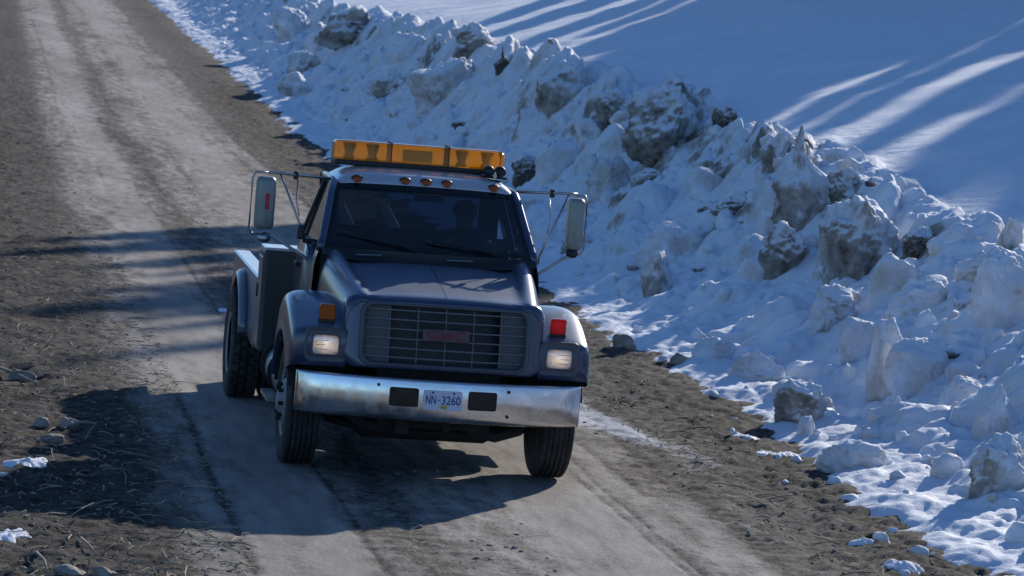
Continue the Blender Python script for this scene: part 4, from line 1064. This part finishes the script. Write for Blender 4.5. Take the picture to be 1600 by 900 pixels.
def verge():
    y = -6 + 24 * rd.random() ** 1.5
    return rd.uniform(-4.8, -1.75) if rd.random() < .85 else rd.uniform(2.4, 3.4), y
lt = MB()
for _ in range(3600):
    x, y = verge(); L = .04 + .30 * rd.random() ** 2.5; a = rd.uniform(0, 6.28); z = ground_z(x, y)
    d = Vector((math.cos(a), math.sin(a), rd.uniform(-.05, .35) * (1 if rd.random() < .5 else .1))); r = rd.uniform(.002, .0055)
    p0 = Vector((x, y, z + .004)); p1 = p0 + d * L * .5 + Vector((rd.uniform(-.02, .02), rd.uniform(-.02, .02), .01)); p2 = p0 + d * L + Vector((0, 0, -.01))
    lt.tube([p0, p1, p2], [r, r, r * .6], 3, False)
tag(lt.build('dry_grass_and_twigs', M['straw'], None), kind='stuff')
def rock(px, py, w_, h_, lab, seed, pale=False):
    p, t = unproj(px, py); wd = w_ * t / FPX; hg = h_ * t / FPX
    me = chunk_mesh(seed, wd / 2, wd * .42, (hg * 1.3) / 2, 'block', 0)
    o = link_mesh('rock', me, M['pale_stone'] if pale else M['stone']); o.location = (p.x, p.y, ground_z(p.x, p.y) + hg * .35); tag(o, lab, 'rock'); return p
M['pale_stone'] = simple('pale_limestone', (.30, .28, .255), .9, 0, .35, 14, .5)
p = rock(106, 668, 32, 17, 'flat-topped pale stone lying by a stick on the left verge', 31, True)
rock(111, 897, 50, 16, 'long pale stone at the bottom edge left of the truck shadow', 32, True)
rock(64, 668, 26, 16, 'brown stone just left of the flat-topped pale stone', 33)
rock(80, 690, 34, 14, 'low dark stone below the flat-topped pale stone', 34)
rock(160, 897, 36, 14, 'dark stone right of the long pale stone', 35)
rock(975, 548, 34, 26, 'dark earth-covered stone at the foot of the snow bank', 36)
rock(35, 590, 40, 18, 'mossy dark stone half buried in the left verge', 37)
rock(1060, 566, 30, 16, 'muddy stone on the shoulder below the drift', 38)
M['stick'] = simple('weathered_stick', (.30, .27, .23), .85, 0, .3, 20, .3)
def stick(pts, r, lab):
    P = []
    for x, y, up in pts:
        q, t = unproj(x, y); P.append(Vector((q.x, q.y, ground_z(q.x, q.y) + .012 + up)))
    tag(MB().tube(P, [r, r * .95, r * .8, r * .6][:len(P)], 6).build('stick', M['stick'], None, smooth=True), lab, 'stick')
stick([(122, 664, .03), (135, 664, .03), (150, 665, .02)], .014, 'short straight stick reaching out from the flat pale stone')
stick([(38, 868, .0), (56, 876, .04), (68, 888, .04), (75, 902, .0)], .012, 'curved pale stick in the bottom left corner')
stick([(126, 848, .02), (139, 860, .03), (152, 872, .0)], .008, 'thin straight stick in the lower part of the truck shadow')
stick([(133, 690, .01), (141, 683, .05), (150, 676, .08)], .007, 'thin pale twig sticking up beside the truck shadow')
stick([(0, 578, .02), (25, 590, .05), (60, 600, .02)], .012, 'grey branch lying across the verge at the left edge')

# ------------------------------------------------------------------ driver
def driver():
    X = .42
    V = []; E = []; Rd = []
    def add(p, r, par=None):
        V.append(p); Rd.append(r)
        if par is not None: E.append((par, len(V) - 1))
        return len(V) - 1
    pel = add((X, 1.43, 1.34), .15); sp = add((X, 1.46, 1.55), .145, pel); ch = add((X, 1.45, 1.76), .16, sp)
    nk = add((X, 1.43, 1.90), .062, ch); jaw = add((X, 1.405, 1.975), .075, nk); hd = add((X, 1.40, 2.06), .098, jaw); tp = add((X, 1.41, 2.125), .07, hd)
    add((X, 1.295, 2.02), .014, jaw)                                   # nose
    for s in (-1, 1):
        add((X + s * .092, 1.415, 2.035), .018, hd)                    # ears
        shd = add((X + s * .185, 1.45, 1.82), .075, ch); el = add((X + s * .27, 1.27, 1.62), .052, shd)
        wr = add((X + s * .215, 1.10, 1.775), .032, el); pm = add((X + s * .20, 1.055, 1.805), .036, wr)
        for f in range(4):
            a = add((X + s * (.215 - .022 * f), 1.02, 1.825 + .006 * f), .010, pm); b = add((X + s * (.205 - .022 * f), 1.0, 1.80), .009, a); add((X + s * (.20 - .022 * f), 1.02, 1.775 + .004 * f), .008, b)
        th = add((X + s * .165, 1.05, 1.83), .011, pm); add((X + s * .15, 1.03, 1.845), .009, th)
        hp = add((X + s * .10, 1.38, 1.32), .10, pel); kn = add((X + s * .15, .98, 1.40), .070, hp); an = add((X + s * .14, .80, 1.02), .045, kn); add((X + s * .14, .66, .98), .04, an)
    me = bpy.data.meshes.new('person'); me.from_pydata(V, E, [])
    o = link_mesh('person', me, None, None, False)
    o.modifiers.new('skin', 'SKIN'); o.modifiers.new('sub', 'SUBSURF').levels = 2
    for i, r in enumerate(Rd): me.skin_vertices[0].data[i].radius = (r, r)
    me.skin_vertices[0].data[0].use_root = True
    bpy.context.view_layer.update()
    dg = bpy.context.evaluated_depsgraph_get(); m2 = bpy.data.meshes.new_from_object(o.evaluated_get(dg))
    bpy.data.objects.remove(o)
    m2.materials.clear(); m2.materials.append(M['jacket']); m2.materials.append(M['skin'])
    for p in m2.polygons:
        c = p.center; p.use_smooth = True
        if c.z > 1.915 or (c.y < 1.12 and c.z > 1.7): p.material_index = 1
    o = bpy.data.objects.new('person', m2); COL.objects.link(o)
    o.location.z = truck.location.z
    tag(o, 'driver in a dark jacket sitting behind the windscreen with both hands on the wheel', 'person')
    hr = MB().lathe([(2.02, .098), (2.06, .109), (2.11, .098), (2.145, .06), (2.155, .01)], (X, 1.425, 0), 'Z', 20).build('hair', M['hair'], o, smooth=True)
    for s in (-1, 1): MB().lathe([(-.006, .004), (0, .011), (.004, .008)], (X + s * .034, 1.313, 2.045), 'Y', 10).build('eye', M['frit'], o, smooth=True)
driver()
